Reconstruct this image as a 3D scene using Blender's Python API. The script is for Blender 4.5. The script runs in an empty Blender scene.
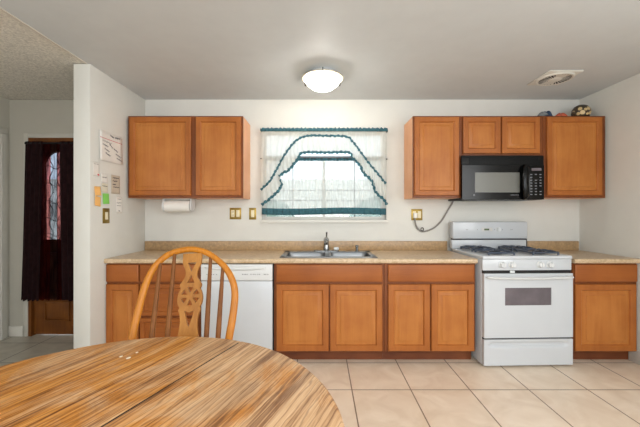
import bpy, bmesh, math, random
from mathutils import Vector, Matrix
random.seed(7)
PI = math.pi
S = bpy.context.scene
C = S.collection

# ------------------------------------------------------------------ camera, world, light, exposure
CAMZ = 1.26
F = 326.0
cam_d = bpy.data.cameras.new('camera'); cam = bpy.data.objects.new('camera', cam_d); C.objects.link(cam)
cam.location = (0, 0, CAMZ); cam.rotation_euler = (PI/2, 0, 0)
cam_d.sensor_width = 36; cam_d.lens = F/640*36; cam_d.clip_start = 0.02
S.camera = cam
S.view_settings.view_transform = 'Standard'; S.view_settings.look = 'None'
S.view_settings.exposure = 0.0; S.view_settings.gamma = 1.0
S.view_settings.use_curve_mapping = False
w = bpy.data.worlds.new('sky'); S.world = w; w.use_nodes = True
w.node_tree.nodes['Background'].inputs[0].default_value = (0.86, 0.93, 1.0, 1)
w.node_tree.nodes['Background'].inputs[1].default_value = 2.7

def area(name, loc, rot, sx, sy, power, color):
    d = bpy.data.lights.new(name, 'AREA'); d.shape = 'RECTANGLE'; d.size = sx; d.size_y = sy
    d.energy = power; d.color = color
    o = bpy.data.objects.new(name, d); C.objects.link(o); o.location = loc; o.rotation_euler = rot
    return o
# fill light added at the unseen opening in the wall behind the camera
area('rear_fill', (0.6, -2.35, 1.65), (math.radians(95), 0, 0), 3.6, 1.3, 40, (0.94, 0.97, 1.0))
# side fills added left and right behind the camera; no windows there
area('left_fill', (-3.12, -1.3, 1.6), (PI/2, 0, -PI/2), 1.8, 1.2, 36, (0.96, 0.98, 1.0))
area('right_fill', (2.6, -0.3, 1.6), (PI/2, 0, PI/2), 1.8, 1.2, 50, (0.96, 0.98, 1.0))
# overhead fill added near the ceiling, unseen behind the camera
area('overhead_fill', (0.2, -0.9, 2.33), (0, 0, 0), 0.5, 0.5, 40, (1.0, 0.97, 0.93))

# ------------------------------------------------------------------ helpers
def lin(c):
    return tuple(((v/255)/12.92 if v/255 <= 0.04045 else ((v/255+0.055)/1.055)**2.4) for v in c) + (1,)

def new_mat(name):
    m = bpy.data.materials.new(name); m.use_nodes = True
    nt = m.node_tree
    return m, nt, nt.nodes['Principled BSDF']

def plain(name, c, rough=0.5, metal=0.0, noise=0.04, scale=8, bump=0.0, bscale=80, spec=0.5, coat=0.0):
    m, nt, p = new_mat(name)
    N = nt.nodes; L = nt.links
    tc = N.new('ShaderNodeTexCoord')
    n = N.new('ShaderNodeTexNoise'); n.inputs['Scale'].default_value = scale; n.inputs['Detail'].default_value = 3
    L.new(tc.outputs['Object'], n.inputs['Vector'])
    r = N.new('ShaderNodeValToRGB')
    a = lin(c)
    r.color_ramp.elements[0].position = 0.3; r.color_ramp.elements[1].position = 0.7
    r.color_ramp.elements[0].color = tuple(v*(1-noise) for v in a[:3]) + (1,)
    r.color_ramp.elements[1].color = tuple(min(1, v*(1+noise)) for v in a[:3]) + (1,)
    L.new(n.outputs['Fac'], r.inputs[0]); L.new(r.outputs[0], p.inputs['Base Color'])
    p.inputs['Roughness'].default_value = rough; p.inputs['Metallic'].default_value = metal
    p.inputs['Specular IOR Level'].default_value = spec; p.inputs['Coat Weight'].default_value = coat
    if bump:
        n2 = N.new('ShaderNodeTexNoise'); n2.inputs['Scale'].default_value = bscale; n2.inputs['Detail'].default_value = 4
        L.new(tc.outputs['Object'], n2.inputs['Vector'])
        b = N.new('ShaderNodeBump'); b.inputs['Strength'].default_value = bump; b.inputs['Distance'].default_value = 0.004
        L.new(n2.outputs['Fac'], b.inputs['Height']); L.new(b.outputs[0], p.inputs['Normal'])
    return m

def wood(name, dark, light, grain=(16, 16, 1.2), rough=0.42, blotch=0.55, coat=0.04):
    m, nt, p = new_mat(name); N = nt.nodes; L = nt.links
    tc = N.new('ShaderNodeTexCoord'); mp = N.new('ShaderNodeMapping'); mp.inputs['Scale'].default_value = grain
    L.new(tc.outputs['Object'], mp.inputs[0])
    n = N.new('ShaderNodeTexNoise'); n.inputs['Scale'].default_value = 1.6; n.inputs['Detail'].default_value = 8
    n.inputs['Roughness'].default_value = 0.6; n.inputs['Distortion'].default_value = 0.6
    L.new(mp.outputs[0], n.inputs['Vector'])
    n2 = N.new('ShaderNodeTexNoise'); n2.inputs['Scale'].default_value = 4.5; n2.inputs['Detail'].default_value = 3
    L.new(tc.outputs['Object'], n2.inputs['Vector'])
    mx = N.new('ShaderNodeMath'); mx.operation = 'MULTIPLY_ADD'
    mx.inputs[1].default_value = blotch; L.new(n2.outputs['Fac'], mx.inputs[0])
    m3 = N.new('ShaderNodeMath'); m3.operation = 'MULTIPLY'; m3.inputs[1].default_value = 1-blotch
    L.new(n.outputs['Fac'], m3.inputs[0]); L.new(m3.outputs[0], mx.inputs[2])
    r = N.new('ShaderNodeValToRGB')
    r.color_ramp.elements[0].position = 0.34; r.color_ramp.elements[1].position = 0.64
    r.color_ramp.elements[0].color = lin(dark); r.color_ramp.elements[1].color = lin(light)
    L.new(mx.outputs[0], r.inputs[0]); L.new(r.outputs[0], p.inputs['Base Color'])
    p.inputs['Roughness'].default_value = rough; p.inputs['Coat Weight'].default_value = coat
    p.inputs['Coat Roughness'].default_value = 0.3; p.inputs['Specular IOR Level'].default_value = 0.3
    return m

M = {}
M['wall'] = plain('wall_paint', (217, 216, 209), 0.75, bump=0.12, bscale=140, noise=0.015)
M['wall_hall'] = plain('shaded_wall_paint', (184, 180, 168), 0.8, bump=0.12, bscale=140, noise=0.015)  # the hall's shade is put into this darker copy of the wall paint
M['ceiling'] = plain('ceiling_paint', (203, 207, 208), 0.6, bump=0.08, bscale=60, noise=0.02)
M['popcorn'] = plain('textured_ceiling', (216, 211, 200), 0.95, bump=1.0, bscale=110, noise=0.22, scale=75)
M['trim'] = plain('white_trim', (214, 211, 202), 0.45)
M['ceiling_trim'] = plain('ceiling_trim', (206, 200, 188), 0.6)
M['door_white'] = plain('door_white', (196, 193, 183), 0.5)
M['frame_wood'] = wood('cabinet_frame_wood', (104, 53, 20), (128, 69, 28))
M['door_wood'] = wood('cabinet_door_wood', (150, 84, 34), (172, 103, 45))
M['panel_wood'] = wood('cabinet_panel_wood', (164, 96, 40), (187, 120, 57))
M['drawer_wood'] = wood('cabinet_drawer_wood', (140, 76, 30), (163, 94, 40), grain=(1.6, 28, 28))
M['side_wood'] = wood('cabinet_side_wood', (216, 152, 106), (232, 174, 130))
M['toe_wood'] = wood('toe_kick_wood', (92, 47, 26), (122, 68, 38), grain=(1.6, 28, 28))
M['white_enamel'] = plain('white_enamel', (198, 202, 206), 0.25, noise=0.01, coat=0.2)
M['white_plastic'] = plain('white_plastic', (214, 216, 216), 0.4, noise=0.01)
M['grey_mark'] = plain('grey_print', (120, 122, 126), 0.6)
M['black'] = plain('black_enamel', (8, 8, 9), 0.2, noise=0.05, spec=0.25)
M['black_matte'] = plain('black_plastic', (12, 12, 12), 0.5, spec=0.25)
M['gap'] = plain('dark_gap', (30, 28, 27), 0.8)
M['mw_glass'] = plain('microwave_mesh_reflection', (108, 108, 102), 0.3, noise=0.05, scale=400)  # grey of the reflected room is put into the window's base colour
M['oven_glass'] = plain('oven_glass', (100, 92, 98), 0.12, noise=0.2, scale=6, coat=0.5)
M['iron'] = plain('enamelled_iron', (62, 72, 88), 0.35, noise=0.2, scale=40)
M['burner'] = plain('burner_cap', (40, 44, 52), 0.4)
M['steel'] = plain('stainless_steel', (142, 146, 150), 0.32, 1.0, noise=0.03)
M['chrome'] = plain('brushed_nickel', (150, 150, 148), 0.22, 1.0)
M['brass'] = plain('aged_brass', (150, 126, 62), 0.3, 0.8, noise=0.12, scale=40)
M['cream'] = plain('cream_plastic', (228, 218, 186), 0.4)
M['paper'] = plain('white_paper', (232, 230, 224), 0.8)
M['paper_cream'] = plain('cream_paper', (222, 216, 196), 0.8)
M['paper_taupe'] = plain('taupe_paper', (196, 184, 166), 0.8)
M['orange_note'] = plain('orange_paper', (250, 196, 118), 0.8)
M['green_note'] = plain('green_paper', (136, 214, 100), 0.8)
M['ink'] = plain('dark_ink', (52, 50, 62), 0.8)
M['red_ink'] = plain('red_ink', (196, 60, 70), 0.8)
M['teal'] = plain('teal_fabric', (50, 94, 104), 0.85, noise=0.3, scale=60, bump=0.4, bscale=200)
M['oak'] = wood('golden_oak', (150, 88, 16), (190, 120, 28), grain=(40, 40, 4), rough=0.38, coat=0.12)
M['oak_dark'] = wood('dark_oak', (86, 48, 18), (122, 74, 28), grain=(60, 60, 3), rough=0.55, coat=0.0)  # darker brown oak of the chair spindles
M['splat'] = wood('splat_oak', (132, 82, 28), (170, 116, 50), grain=(40, 40, 4), rough=0.45, coat=0.05)
M['door_stain'] = wood('stained_door_wood', (92, 50, 16), (126, 74, 26), grain=(20, 20, 2))
M['rod'] = plain('black_rod', (18, 16, 18), 0.4, 0.5)
M['glaze_dark'] = plain('dark_brown_glaze', (66, 54, 40), 0.3, noise=0.3, scale=30)
M['glaze_beige'] = plain('beige_glaze', (206, 180, 130), 0.4, noise=0.15, scale=30)
M['blue_cloth'] = plain('navy_cloth', (44, 62, 88), 0.8, noise=0.3, scale=40)
M['grey_cloth'] = plain('grey_cloth', (118, 122, 124), 0.8, noise=0.3, scale=40)
M['red_cloth'] = plain('red_orange_cloth', (190, 92, 64), 0.7, noise=0.3, scale=40)
M['sponge'] = plain('pale_sponge', (205, 210, 212), 0.9, noise=0.1, bump=0.5)
M['cord'] = plain('grey_cord', (142, 138, 132), 0.5)
M['rubber'] = plain('dark_rubber', (44, 42, 42), 0.8)
M['leaf'] = plain('grey_green_leaves', (112, 134, 122), 0.9, noise=0.4, scale=20)
M['yard_wall'] = plain('pale_yard_wall', (226, 220, 206), 0.9)
M['yard_ground'] = plain('pale_concrete', (206, 204, 198), 0.9)
M['marble'] = plain('white_marble_tile', (216, 212, 204), 0.3, noise=0.1, scale=14)
M['panel_grey'] = plain('pale_grey_panel', (204, 204, 200), 0.4)
M['display'] = plain('dark_display', (40, 46, 30), 0.3)
M['amber'] = plain('amber_digits', (120, 150, 90), 0.5)

# laminate worktop: speckled tan
m, nt, p = new_mat('tan_laminate'); N = nt.nodes; L = nt.links
tc = N.new('ShaderNodeTexCoord')
a = N.new('ShaderNodeTexNoise'); a.inputs['Scale'].default_value = 34; a.inputs['Detail'].default_value = 9; a.inputs['Roughness'].default_value = 0.75
L.new(tc.outputs['Object'], a.inputs['Vector'])
r = N.new('ShaderNodeValToRGB'); e = r.color_ramp.elements
e[0].position = 0.30; e[0].color = lin((164, 138, 106)); e[1].position = 0.72; e[1].color = lin((222, 204, 176))
k = r.color_ramp.elements.new(0.5); k.color = lin((198, 172, 138))
L.new(a.outputs['Fac'], r.inputs[0]); L.new(r.outputs[0], p.inputs['Base Color']); p.inputs['Roughness'].default_value = 0.3
M['laminate'] = m
M['laminate_dark'] = plain('brown_laminate', (172, 142, 104), 0.35, noise=0.2, scale=50)

# tiles
def tile_mat(name, c1, c2, grout, size, ox, oy, rough=0.4, mortar=0.0045):
    m, nt, p = new_mat(name); N = nt.nodes; L = nt.links
    tc = N.new('ShaderNodeTexCoord'); mp = N.new('ShaderNodeMapping'); mp.inputs['Location'].default_value = (-ox, -oy, 0)
    L.new(tc.outputs['Object'], mp.inputs[0])
    b = N.new('ShaderNodeTexBrick'); b.offset = 0; b.squash = 1
    b.inputs['Scale'].default_value = 1; b.inputs['Brick Width'].default_value = size; b.inputs['Row Height'].default_value = size
    b.inputs['Mortar Size'].default_value = mortar; b.inputs['Mortar Smooth'].default_value = 0.1; b.inputs['Bias'].default_value = 0
    b.inputs['Color1'].default_value = (0.42, 0.42, 0.42, 1); b.inputs['Color2'].default_value = (0.58, 0.58, 0.58, 1)
    L.new(mp.outputs[0], b.inputs['Vector'])
    n = N.new('ShaderNodeTexNoise'); n.inputs['Scale'].default_value = 5; n.inputs['Detail'].default_value = 6; n.inputs['Distortion'].default_value = 1.2
    L.new(tc.outputs['Object'], n.inputs['Vector'])
    ad = N.new('ShaderNodeMath'); ad.operation = 'MULTIPLY_ADD'; ad.inputs[1].default_value = 0.35
    sep = N.new('ShaderNodeSeparateColor'); L.new(b.outputs['Color'], sep.inputs[0])
    mu = N.new('ShaderNodeMath'); mu.operation = 'MULTIPLY'; mu.inputs[1].default_value = 0.65; L.new(n.outputs['Fac'], mu.inputs[0])
    L.new(sep.outputs[0], ad.inputs[0]); L.new(mu.outputs[0], ad.inputs[2])
    r = N.new('ShaderNodeValToRGB'); r.color_ramp.elements[0].position = 0.36; r.color_ramp.elements[1].position = 0.62
    r.color_ramp.elements[0].color = lin(c1); r.color_ramp.elements[1].color = lin(c2); L.new(ad.outputs[0], r.inputs[0])
    mx = N.new('ShaderNodeMix'); mx.data_type = 'RGBA'
    L.new(b.outputs['Fac'], mx.inputs[0]); L.new(r.outputs[0], mx.inputs[6]); mx.inputs[7].default_value = lin(grout)
    L.new(mx.outputs[2], p.inputs['Base Color']); p.inputs['Roughness'].default_value = rough
    bp = N.new('ShaderNodeBump'); bp.inputs['Strength'].default_value = 0.4; bp.inputs['Distance'].default_value = 0.003; bp.invert = True
    L.new(b.outputs['Fac'], bp.inputs['Height']); L.new(bp.outputs[0], p.inputs['Normal'])
    return m
M['tile'] = tile_mat('beige_floor_tile', (220, 200, 177), (236, 220, 200), (134, 112, 92), 0.4215, 0.228, 2.33)
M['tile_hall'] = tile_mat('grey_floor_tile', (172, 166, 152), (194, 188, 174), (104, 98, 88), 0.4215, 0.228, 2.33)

# worn table wood: grain runs along local Y
m, nt, p = new_mat('worn_oak_top'); N = nt.nodes; L = nt.links
tc = N.new('ShaderNodeTexCoord')
def nz(scale, vec, detail=6, dist=0.0, rough=0.55):
    mp = N.new('ShaderNodeMapping'); mp.inputs['Scale'].default_value = vec; L.new(tc.outputs['Object'], mp.inputs[0])
    n = N.new('ShaderNodeTexNoise'); n.inputs['Scale'].default_value = scale; n.inputs['Detail'].default_value = detail
    n.inputs['Distortion'].default_value = dist; n.inputs['Roughness'].default_value = rough
    L.new(mp.outputs[0], n.inputs['Vector']); return n.outputs['Fac']
def ramp(src, stops):
    r = N.new('ShaderNodeValToRGB'); e = r.color_ramp.elements
    e[0].position, e[0].color = stops[0][0], stops[0][1]; e[1].position, e[1].color = stops[-1][0], stops[-1][1]
    for pos, col in stops[1:-1]:
        k = r.color_ramp.elements.new(pos); k.color = col
    L.new(src, r.inputs[0]); return r.outputs[0]
def mixc(f, a, b):
    x = N.new('ShaderNodeMix'); x.data_type = 'RGBA'; L.new(f, x.inputs[0])
    for s, v in ((6, a), (7, b)):
        if isinstance(v, tuple): x.inputs[s].default_value = v
        else: L.new(v, x.inputs[s])
    return x.outputs[2]
g1 = nz(1.0, (170, 5.0, 1), 6, 0.3, 0.6)          # fine pores
g0_ = nz(1.0, (22, 1.2, 1), 5, 0.8, 0.6)           # broad growth bands
gm = N.new('ShaderNodeMath'); gm.operation = 'MULTIPLY_ADD'; gm.inputs[1].default_value = 0.5; L.new(g1, gm.inputs[0])
gh = N.new('ShaderNodeMath'); gh.operation = 'MULTIPLY'; gh.inputs[1].default_value = 0.5; L.new(g0_, gh.inputs[0]); L.new(gh.outputs[0], gm.inputs[2])
gg = gm.outputs[0]
sepx = N.new('ShaderNodeSeparateXYZ'); L.new(tc.outputs['Object'], sepx.inputs[0])
honey = ramp(gg, [(0.40, lin((108, 62, 22))), (0.48, lin((180, 116, 46))), (0.62, lin((212, 152, 78)))])
worn = ramp(gg, [(0.40, lin((136, 96, 62))), (0.49, lin((192, 152, 110))), (0.62, lin((212, 178, 140)))])
pn_ = nz(1.0, (4.2, 2.2, 1), 7, 1.2, 0.68)
ax_ = N.new('ShaderNodeMath'); ax_.operation = 'MULTIPLY_ADD'; ax_.inputs[1].default_value = 0.16; L.new(sepx.outputs[0], ax_.inputs[0]); L.new(pn_, ax_.inputs[2])
wf = ramp(ax_.outputs[0], [(0.40, (0, 0, 0, 1)), (0.56, (1, 1, 1, 1))])
col = mixc(wf, honey, worn)
# grey-brown weathered patches
wf2 = ramp(nz(1.0, (9, 1.6, 1), 6, 0.8, 0.7), [(0.55, (0, 0, 0, 1)), (0.68, (0.5, 0.5, 0.5, 1))])
col = mixc(wf2, col, ramp(g1, [(0.35, lin((92, 62, 42))), (0.65, lin((170, 138, 108)))]))
# cathedral grain: thin dark lines
wv = N.new('ShaderNodeTexWave'); wv.wave_type = 'BANDS'; wv.bands_direction = 'X'
wv.inputs['Scale'].default_value = 4.5; wv.inputs['Distortion'].default_value = 10; wv.inputs['Detail'].default_value = 4
wv.inputs['Detail Scale'].default_value = 0.9; wv.inputs['Detail Roughness'].default_value = 0.6
mpw = N.new('ShaderNodeMapping'); mpw.inputs['Scale'].default_value = (3.4, 0.55, 1); L.new(tc.outputs['Object'], mpw.inputs[0]); L.new(mpw.outputs[0], wv.inputs['Vector'])
wl = ramp(wv.outputs['Fac'], [(0.0, (0.5, 0.5, 0.5, 1)), (0.15, (0, 0, 0, 1))])
col = mixc(wl, col, lin((104, 66, 34)))
L.new(col, p.inputs['Base Color']); p.inputs['Roughness'].default_value = 0.5; p.inputs['Specular IOR Level'].default_value = 0.3
bp = N.new('ShaderNodeBump'); bp.inputs['Strength'].default_value = 0.35; bp.inputs['Distance'].default_value = 0.002
L.new(g1, bp.inputs['Height']); L.new(bp.outputs[0], p.inputs['Normal'])
M['table_top'] = m

# sheer fabrics and glass
def sheer(name, c, transp, tint=(1, 1, 1), noise_amt=0.12, weave=60):
    m, nt, p = new_mat(name); N = nt.nodes; L = nt.links; N.remove(p)
    out = N['Material Output']
    df = N.new('ShaderNodeBsdfDiffuse'); df.inputs[0].default_value = lin(c)
    tl = N.new('ShaderNodeBsdfTranslucent'); tl.inputs[0].default_value = lin(c)
    a1 = N.new('ShaderNodeMixShader'); a1.inputs[0].default_value = 0.6; L.new(df.outputs[0], a1.inputs[1]); L.new(tl.outputs[0], a1.inputs[2])
    tr = N.new('ShaderNodeBsdfTransparent'); tr.inputs[0].default_value = tint + (1,)
    tc = N.new('ShaderNodeTexCoord'); mp = N.new('ShaderNodeMapping'); mp.inputs['Scale'].default_value = (1, 1, 0.15); L.new(tc.outputs['Object'], mp.inputs[0])
    n = N.new('ShaderNodeTexNoise'); n.inputs['Scale'].default_value = weave; n.inputs['Detail'].default_value = 3; L.new(mp.outputs[0], n.inputs['Vector'])
    mr = N.new('ShaderNodeMapRange'); mr.inputs['From Min'].default_value = 0.3; mr.inputs['From Max'].default_value = 0.7
    mr.inputs['To Min'].default_value = transp-noise_amt; mr.inputs['To Max'].default_value = transp+noise_amt
    L.new(n.outputs['Fac'], mr.inputs[0])
    a2 = N.new('ShaderNodeMixShader'); L.new(mr.outputs[0], a2.inputs[0]); L.new(a1.outputs[0], a2.inputs[1]); L.new(tr.outputs[0], a2.inputs[2])
    L.new(a2.outputs[0], out.inputs[0]); return m
M['sheer'] = sheer('white_sheer', (236, 234, 226), 0.13, noise_amt=0.06)
M['sheer_tier'] = sheer('thin_white_sheer', (236, 238, 236), 0.36)
M['ruffle'] = sheer('white_ruffle', (236, 236, 230), 0.08, noise_amt=0.06, weave=90)
M['dark_sheer'] = sheer('dark_plum_sheer', (34, 20, 22), 0.08, tint=(0.9, 0.25, 0.22), noise_amt=0.07, weave=40)
M['plum'] = plain('plum_cloth', (34, 18, 19), 0.95, noise=0.3, scale=20, spec=0.1)
M['blue_sheer'] = sheer('grey_sheer', (30, 18, 22), 0.22, tint=(0.8, 0.86, 1.0), noise_amt=0.15, weave=30)
M['red_sheer'] = sheer('red_sheer', (40, 12, 14), 0.20, tint=(1.0, 0.35, 0.35), noise_amt=0.2, weave=30)
m, nt, p = new_mat('window_glass'); N = nt.nodes; L = nt.links; N.remove(p)
gl = N.new('ShaderNodeBsdfGlossy'); gl.inputs['Roughness'].default_value = 0.02
tr = N.new('ShaderNodeBsdfTransparent'); tr.inputs[0].default_value = (0.94, 0.97, 0.98, 1)
fr = N.new('ShaderNodeFresnel'); fr.inputs[0].default_value = 1.45
ms = N.new('ShaderNodeMixShader'); L.new(fr.outputs[0], ms.inputs[0]); L.new(tr.outputs[0], ms.inputs[1]); L.new(gl.outputs[0], ms.inputs[2])
L.new(ms.outputs[0], N['Material Output'].inputs[0]); M['glass'] = m
M['rim_glass'] = sheer('cream_rim_glass', (244, 232, 208), 0.3)
m, nt, p = new_mat('lit_frosted_glass'); trb = nt.nodes.new('ShaderNodeBsdfTransparent'); mxb = nt.nodes.new('ShaderNodeMixShader'); mxb.inputs[0].default_value = 0.35; nt.links.new(trb.outputs[0], mxb.inputs[1]); nt.links.new(p.outputs[0], mxb.inputs[2]); nt.links.new(mxb.outputs[0], nt.nodes['Material Output'].inputs[0]); p.inputs['Base Color'].default_value = (0.95, 0.93, 0.88, 1)
p.inputs['Emission Color'].default_value = (1.0, 0.97, 0.92, 1); p.inputs['Emission Strength'].default_value = 3; p.inputs['Roughness'].default_value = 0.3
M['bowl'] = m
m, nt, p = new_mat('lit_fill_glass'); p.inputs['Base Color'].default_value = (0.95, 0.93, 0.88, 1)  # glowing glass meant for the added overhead fill
p.inputs['Emission Color'].default_value = (1.0, 0.97, 0.92, 1); p.inputs['Emission Strength'].default_value = 2.0

WM = {}
def apply_props(o, label=None, cat=None, group=None, kind=None):
    if label: o['label'] = label
    if cat: o['category'] = cat
    if group: o['group'] = group
    if kind: o['kind'] = kind

def thing(name, label, cat, loc=(0, 0, 0), rotz=0, group=None, kind=None):
    o = bpy.data.objects.new(name, None); C.objects.link(o); o.empty_display_size = 0.05
    o.location = loc; o.rotation_euler = (0, 0, rotz)
    WM[o] = Matrix.Translation(loc) @ Matrix.Rotation(rotz, 4, 'Z')
    apply_props(o, label, cat, group, kind)
    return o

class MB:
    """collects geometry; build() links it as one mesh object"""
    def __init__(s): s.bm = bmesh.new(); s.mi = 0
    def _add(s, src):
        vm = [s.bm.verts.new(v.co) for v in src.verts]
        src.verts.index_update()
        for f in src.faces:
            try: nf = s.bm.faces.new([vm[v.index] for v in f.verts]); nf.material_index = s.mi
            except ValueError: pass
        src.free()
    def box(s, x0, x1, y0, y1, z0, z1, bev=0.0, seg=2):
        b = bmesh.new(); bmesh.ops.create_cube(b, size=1)
        for v in b.verts:
            v.co = Vector(((x0+x1)/2+v.co.x*(x1-x0), (y0+y1)/2+v.co.y*(y1-y0), (z0+z1)/2+v.co.z*(z1-z0)))
        if bev: bmesh.ops.bevel(b, geom=list(b.edges), offset=bev, segments=seg, affect='EDGES', profile=0.5)
        b.verts.index_update(); s._add(b); return s
    def grid(s, fn, nu, nv, closeu=False):
        vs = [[s.bm.verts.new(fn(i/nu, j/nv)) for j in range(nv+1)] for i in range(nu if closeu else nu+1)]
        for i in range(nu):
            a = vs[i]; b = vs[(i+1) % nu] if closeu else vs[i+1]
            for j in range(nv):
                f = s.bm.faces.new([a[j], b[j], b[j+1], a[j+1]]); f.material_index = s.mi
        return s
    def lathe(s, prof, c=(0, 0, 0), axis=(0, 0, 1), seg=28, sx=1, sy=1):
        q = Vector((0, 0, 1)).rotation_difference(Vector(axis).normalized()); c = Vector(c)
        rings = []
        for r, h in prof:
            if r < 1e-6: rings.append([s.bm.verts.new(c+q @ Vector((0, 0, h)))])
            else: rings.append([s.bm.verts.new(c+q @ Vector((r*sx*math.cos(2*PI*i/seg), r*sy*math.sin(2*PI*i/seg), h))) for i in range(seg)])
        for a, b in zip(rings, rings[1:]):
            for i in range(seg):
                j = (i+1) % seg
                if len(a) == 1 and len(b) == 1: break
                if len(a) == 1: vs = [a[0], b[j], b[i]]
                elif len(b) == 1: vs = [a[i], a[j], b[0]]
                else: vs = [a[i], a[j], b[j], b[i]]
                f = s.bm.faces.new(vs); f.material_index = s.mi
        return s
    def cyl(s, p0, p1, r0, r1=None, seg=16):
        p0 = Vector(p0); p1 = Vector(p1); r1 = r0 if r1 is None else r1; h = (p1-p0).length
        return s.lathe([(0, 0), (r0, 0), (r1, h), (0, h)], p0, p1-p0, seg)
    def tube(s, pts, r, seg=8, flat=None, closed=False):
        pts = [Vector(p) for p in pts]; n = len(pts); rings = []; up = Vector((0.0, 1.0, 0.0))
        for i, p_ in enumerate(pts):
            if closed: t = pts[(i+1) % n]-pts[i-1]
            else: t = pts[min(i+1, n-1)]-pts[max(i-1, 0)]
            t.normalize()
            if abs(t.dot(up)) > 0.95: up = Vector((0, 0, 1)) if abs(t.z) < 0.9 else Vector((1, 0, 0))
            b = t.cross(up).normalized(); u2 = b.cross(t).normalized()
            rr = r[i] if isinstance(r, (list, tuple)) else r
            fb, fu = flat if flat else (1, 1)
            rings.append([s.bm.verts.new(p_+b*rr*fb*math.cos(2*PI*k/seg)+u2*rr*fu*math.sin(2*PI*k/seg)) for k in range(seg)])
        pr = list(zip(rings, rings[1:])) + ([(rings[-1], rings[0])] if closed else [])
        for a, b in pr:
            for k in range(seg):
                j = (k+1) % seg; f = s.bm.faces.new([a[k], a[j], b[j], b[k]]); f.material_index = s.mi
        if not closed:
            for rg in (rings[0], rings[-1]):
                f = s.bm.faces.new(rg); f.material_index = s.mi
        return s
    def rings(s, x0, x1, z0, z1, prof, yb):
        """rect loops facing -Y: prof = [(inset, y, mat)], closed at the last one; yb back plane"""
        def loop(i, y): return [s.bm.verts.new((a, y, b)) for a, b in ((x0+i, z0+i), (x1-i, z0+i), (x1-i, z1-i), (x0+i, z1-i))]
        prev = loop(0, yb); f = s.bm.faces.new(prev)
        for i, y, mi in prof:
            cur = loop(i, y)
            for k in range(4):
                f = s.bm.faces.new([prev[k], prev[(k+1) % 4], cur[(k+1) % 4], cur[k]]); f.material_index = mi
            prev = cur; last = mi
        f = s.bm.faces.new(prev); f.material_index = last
        return s
    def build(s, name, mat, parent=None, local=False, label=None, cat=None, group=None, kind=None, sharp=35, solid=0.0, normals=True):
        me = bpy.data.meshes.new(name)
        bm = s.bm
        if normals: bmesh.ops.recalc_face_normals(bm, faces=list(bm.faces))
        for f in bm.faces: f.smooth = True
        bm.to_mesh(me); bm.free()
        o = bpy.data.objects.new(name, me); C.objects.link(o)
        for m_ in (mat if isinstance(mat, list) else [mat]): me.materials.append(M[m_])
        if parent is not None:
            o.parent = parent; pw = WM[parent]
            if not local: me.transform(pw.inverted())
            WM[o] = pw
        else: WM[o] = Matrix.Identity(4)
        me.set_sharp_from_angle(angle=math.radians(sharp))
        if solid:
            md = o.modifiers.new('thickness', 'SOLIDIFY'); md.thickness = solid; md.offset = 0
        apply_props(o, label, cat, group, kind)
        return o

def fillet(pts, per=8):
    """Catmull-Rom through the points"""
    P = [Vector(p_) for p_ in pts]; out = []
    for i in range(len(P)-1):
        a = P[max(i-1, 0)]; b = P[i]; c = P[i+1]; d = P[min(i+2, len(P)-1)]
        for k in range(per):
            t = k/per
            out.append(0.5*((2*b)+(c-a)*t+(2*a-5*b+4*c-d)*t*t+(3*b-a-3*c+d)*t**3))
    out.append(P[-1]); return out

# key planes
XL, XR, YB, ZC = -1.795, 2.665, 3.35, 2.43
XH = -3.19            # hall left wall
YF = -2.4             # wall behind the camera
PT = 0.132            # partition thickness
PE = 2.545             # partition near end
# ------------------------------------------------------------------ structure
def struct(name, mb, mat, parent=None, **k):
    return mb.build(name, mat, parent, kind=None if parent else 'structure', **k)
XS = XL-0.025
struct('floor', MB().box(XS, XR+0.1, YF, YB+0.1, -0.05, 0), 'tile')
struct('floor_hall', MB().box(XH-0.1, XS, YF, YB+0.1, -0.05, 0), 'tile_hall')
struct('ceiling', MB().box(XS, XR+0.1, YF, YB+0.1, ZC, ZC+0.1), 'ceiling')
struct('ceiling_hall', MB().box(XH-0.1, XS, YF, YB+0.1, ZC+0.004, ZC+0.1), 'popcorn')
struct('trim_1', MB().box(XS-0.012, XS+0.006, YF, PE, ZC-0.004, ZC+0.01), 'ceiling_trim')
DX0, DX1, DZ = -2.99, -2.10, 2.035
WX0, WX1, WZ0, WZ1 = -0.60, 0.682, 1.195, 2.113
T = 0.16
b = MB()
b.box(DX1, WX0, YB, YB+T, 0, ZC); b.box(WX0, WX1, YB, YB+T, 0, WZ0); b.box(WX0, WX1, YB, YB+T, WZ1, ZC); b.box(WX1, XR+0.1, YB, YB+T, 0, ZC)
struct('wall_back', b, 'wall')
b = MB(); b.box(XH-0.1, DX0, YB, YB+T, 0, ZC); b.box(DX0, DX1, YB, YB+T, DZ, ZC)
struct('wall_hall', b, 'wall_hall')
struct('wall_right', MB().box(XR, XR+0.1, YF, YB, 0, ZC), 'wall')
struct('wall_partition', MB().box(XL-PT, XL, PE, YB, 0, ZC, 0.006), 'wall')
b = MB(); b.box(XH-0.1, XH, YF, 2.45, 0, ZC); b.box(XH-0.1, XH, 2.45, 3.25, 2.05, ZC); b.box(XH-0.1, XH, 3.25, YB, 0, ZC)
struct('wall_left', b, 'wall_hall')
b = MB(); b.box(XH-0.1, -1.3, YF-0.1, YF, 0, ZC); b.box(2.45, XR+0.1, YF-0.1, YF, 0, ZC); b.box(-1.3, 2.45, YF-0.1, YF, 2.35, ZC); b.box(-1.3, 2.45, YF-0.1, YF, 0, 0.2)
struct('wall_front', b, 'wall')
struct('baseboard_right', MB().box(XR-0.012, XR, YF, 2.80, 0, 0.11, 0.002), 'marble')
struct('baseboard_hall', MB().box(XH, DX0-0.055, YB-0.014, YB, 0, 0.105, 0.003), 'trim')

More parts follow.
